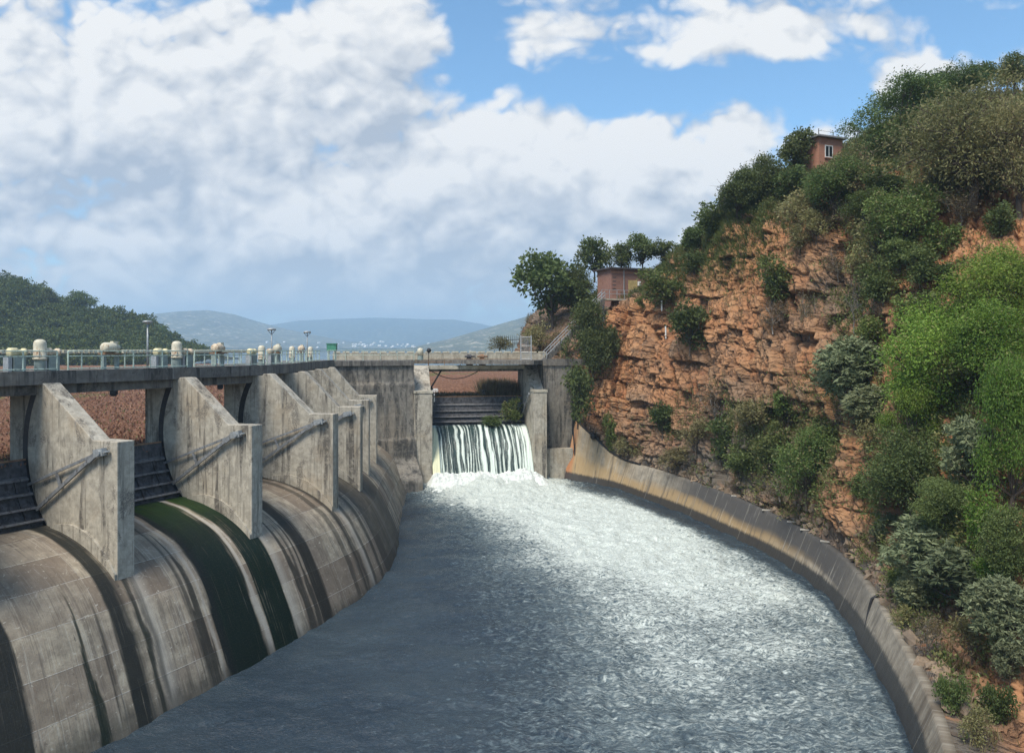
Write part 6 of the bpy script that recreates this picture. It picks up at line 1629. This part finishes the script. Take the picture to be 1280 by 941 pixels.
# ================================================================== HAZE
hb = MB().prism([(-9000, -600, -27), (9000, -600, -27), (9000, 9300, -27), (-9000, 9300, -27)], (0, 0, 27 + 420))
m = bpy.data.materials.new('thin_air_haze'); m.use_nodes = True; nt_ = m.node_tree; nt_.nodes.clear()
vp = nt_.nodes.new('ShaderNodeVolumePrincipled'); vp.inputs['Color'].default_value = (0.56, 0.78, 1.0, 1); vp.inputs['Density'].default_value = 2.4e-4; vp.inputs['Anisotropy'].default_value = 0.1
vp.inputs['Density Attribute'].default_value = ''
ou = nt_.nodes.new('ShaderNodeOutputMaterial'); nt_.links.new(vp.outputs[0], ou.inputs['Volume'])
o = hb.build('haze', m); tag(o, 'thin bluish haze over the reservoir', 'haze', kind='stuff')

# ================================================================== LIGHT, SKY, CAMERA
SUN_EL, SUN_AZ = 58.0, -146.0         # azimuth clockwise from straight ahead
sd = np.array([math.sin(math.radians(SUN_AZ)) * math.cos(math.radians(SUN_EL)), math.cos(math.radians(SUN_AZ)) * math.cos(math.radians(SUN_EL)), math.sin(math.radians(SUN_EL))])
li = bpy.data.lights.new('sun', 'SUN'); li.energy = 3.7; li.angle = math.radians(22.0); li.color = (1.0, 0.915, 0.79)
so = bpy.data.objects.new('sun', li); COL.objects.link(so)
so.rotation_euler = Vector((-sd[0], -sd[1], -sd[2])).to_track_quat('-Z', 'Y').to_euler()

wd = bpy.data.worlds.new('World'); SC.world = wd; wd.use_nodes = True
wt = wd.node_tree; wt.nodes.clear()
grp = bpy.data.node_groups.new('cloud_density', 'ShaderNodeTree')
grp.interface.new_socket('T', in_out='INPUT', socket_type='NodeSocketVector')
grp.interface.new_socket('density', in_out='OUTPUT', socket_type='NodeSocketFloat')
g = NT('', grp)
gi = grp.nodes.new('NodeGroupInput'); go = grp.nodes.new('NodeGroupOutput')
Tin = gi.outputs[0]
def px2(x, y): return ((x - 640) / F, (HOR - y) / F)
wp = g.noise(g.scl(Tin, (1, 1.3, 0)), 3.2, 4, 0.55, out='Color')
Tw = g.vmath('ADD', Tin, g.scl(g.vmath('SUBTRACT', wp, (0.5, 0.5, 0.5)), (0.15, 0.10, 0)))
BL = [(100, 90, 330, 130, .40), (300, 60, 130, 70, .2), (470, 55, 80, 95, .44), (300, 150, 190, 50, .22), (690, 215, 170, 95, .50), (860, 205, 75, 65, .36), (190, 205, 120, 26, .16), (370, 245, 90, 22, .14), (60, 150, 90, 30, .12), (330, 250, 420, 80, .30), (380, 320, 800, 95, .42), (560, 270, 160, 80, .2), (930, 190, 45, 50, .30),
      (900, 38, 230, 40, .34), (690, 42, 55, 34, .28), (1060, 20, 130, 30, .2), (1165, 92, 80, 34, .66), (1100, 108, 20, 14, .2), (1000, 160, 30, 40, .05), (760, 330, 90, 40, .2),
      (600, 55, 34, 60, -.40), (588, 118, 45, 24, -.22), (830, 105, 130, 30, -.40), (1010, 110, 55, 40, -.36), (345, 2, 40, 20, -.36), (1240, 22, 60, 30, -.35), (385, 40, 10, 40, -.16), (120, 225, 220, 10, -.16), (560, 268, 140, 10, -.12)]
acc = None
for (x, y, sx, sy, am) in BL:
    cx, cy = px2(x, y)
    dv_ = g.vmath('MULTIPLY', g.vmath('SUBTRACT', Tw, (cx, cy, 0)), (F / sx, F / sy, 0))
    e_ = g.math('MULTIPLY', g.math('EXPONENT', g.math('MULTIPLY', g.vmath('DOT_PRODUCT', dv_, dv_), -1.0)), am)
    acc = e_ if acc is None else g.math('ADD', acc, e_)
dn = g.math('ADD', acc, 0.02)
grp.links.new(dn, go.inputs[0])
# billow detail in a group of its own, so that the shading can look it up a second and third time
grb = bpy.data.node_groups.new('cloud_billows', 'ShaderNodeTree')
grb.interface.new_socket('T', in_out='INPUT', socket_type='NodeSocketVector')
grb.interface.new_socket('billow', in_out='OUTPUT', socket_type='NodeSocketFloat')
g = NT('', grb)
gi = grb.nodes.new('NodeGroupInput'); go = grb.nodes.new('NodeGroupOutput')
sp_ = g.n('ShaderNodeSeparateXYZ', {0: gi.outputs[0]})
q_ = g.scl(gi.outputs[0], (1.75, 2.3, 0.0))
n1 = g.noise(q_, 2.6, 7, 0.55, 0.1)
bl_ = g.math('MULTIPLY', g.math('SUBTRACT', n1, 0.5), 1.5)
qd = g.vmath('ADD', q_, g.scl(g.vmath('SUBTRACT', g.noise(q_, 7.0, 2, 0.5, out='Color'), (0.5, 0.5, 0.5)), (0.10, 0.10, 0)))
for sc_, am_ in ((5.0, 1.05), (11.0, 0.60), (24.0, 0.30)):
    nn_ = g.noise(qd, sc_, 0, 0.5)
    bl_ = g.math('ADD', bl_, g.math('MULTIPLY', g.math('ABSOLUTE', g.math('SUBTRACT', nn_, 0.5)), am_))
grb.links.new(g.math('SUBTRACT', bl_, 0.235), go.inputs[0])

w = NT('', wt)
gen = w.n('ShaderNodeTexCoord').outputs['Generated']
s3 = w.n('ShaderNodeSeparateXYZ', {0: gen})
yy = w.math('MAXIMUM', w.math('ABSOLUTE', s3.outputs[1]), 0.12)
Tv = w.n('ShaderNodeCombineXYZ', {0: w.math('DIVIDE', s3.outputs[0], yy), 1: w.math('DIVIDE', s3.outputs[2], yy), 2: 0.0}).outputs[0]
def dens(off_):
    nd = wt.nodes.new('ShaderNodeGroup'); nd.node_tree = grb
    wt.links.new(w.vmath('ADD', Tv, off_), nd.inputs[0]); return nd.outputs[0]
cvn = wt.nodes.new('ShaderNodeGroup'); cvn.node_tree = grp; wt.links.new(Tv, cvn.inputs[0])
b0 = dens((0, 0, 0)); d0 = w.math('ADD', b0, cvn.outputs[0]); d1 = dens((-0.012, 0.022, 0)); d2 = dens((-0.03, 0.07, 0))
cv2 = wt.nodes.new('ShaderNodeGroup'); cv2.node_tree = grp; wt.links.new(w.vmath('ADD', Tv, (-0.02, 0.075, 0)), cv2.inputs[0])
macro = w.math('SUBTRACT', cvn.outputs[0], cv2.outputs[0])
alpha = w.mr(d0, 0.0, 0.30)
lit = w.math('ADD', w.math('MULTIPLY', w.math('SUBTRACT', b0, d1), 1.25), w.math('MULTIPLY', w.math('SUBTRACT', b0, d2), 1.15))
lit = w.math('ADD', lit, w.math('MULTIPLY', macro, 1.05))
thick = w.mr(d0, 0.30, 0.95)
shade = w.math('ADD', 0.60, w.math('SUBTRACT', lit, w.math('MULTIPLY', thick, 0.34)), clamp=True)
elv = s3.outputs[2]
ccol = w.mix(w.mr(shade, 0.05, 0.95, smooth=False), (3.6, 4.0, 4.6), (7.5, 7.4, 7.2))
hz_ = w.mr(elv, 0.15, 0.0)
ccol = w.mix(w.math('MULTIPLY', hz_, 0.72), ccol, (6.1, 6.5, 6.6))
sky = w.n('ShaderNodeTexSky', sky_type='NISHITA', sun_disc=False, sun_elevation=math.radians(SUN_EL), sun_rotation=math.radians(SUN_AZ % 360), altitude=1200, air_density=1.0, dust_density=1.2, ozone_density=1.5)
skc = w.mix(1.0, sky.outputs[0], (1.15, 1.55, 1.62), 'MULTIPLY')
skc = w.mix(w.math('MULTIPLY', hz_, 0.75), skc, (6.0, 6.5, 6.7))
col = w.mix(alpha, skc, ccol)
low = w.mr(elv, 0.0, -0.05)
col = w.mix(low, col, (1.0, 1.0, 0.95))
bg = w.n('ShaderNodeBackground', {'Color': col, 'Strength': 0.1})
w.n('ShaderNodeOutputWorld', {'Surface': bg.outputs[0]})

cam = bpy.data.cameras.new('camera'); cam.sensor_width = 36; cam.lens = F / 1280 * 36
cam.shift_y = -(470.5 - HOR) / 1280; cam.clip_start = 0.1; cam.clip_end = 40000
co_ = bpy.data.objects.new('camera', cam); COL.objects.link(co_); co_.location = (0, 0, 0); co_.rotation_euler = (math.radians(90), 0, 0)
SC.camera = co_
SC.view_settings.view_transform = 'Standard'; SC.view_settings.look = 'None'; SC.view_settings.exposure = 0.42; SC.view_settings.gamma = 1.0
wd.cycles.sampling_method = 'NONE'
SC.cycles.max_bounces = 6; SC.cycles.diffuse_bounces = 3; SC.cycles.glossy_bounces = 2; SC.cycles.transmission_bounces = 2; SC.cycles.volume_bounces = 1; SC.cycles.transparent_max_bounces = 4
SC.cycles.use_denoising = True
try: SC.cycles.denoising_prefilter = 'NONE'
except Exception: pass
SC.cycles.caustics_reflective = False; SC.cycles.caustics_refractive = False
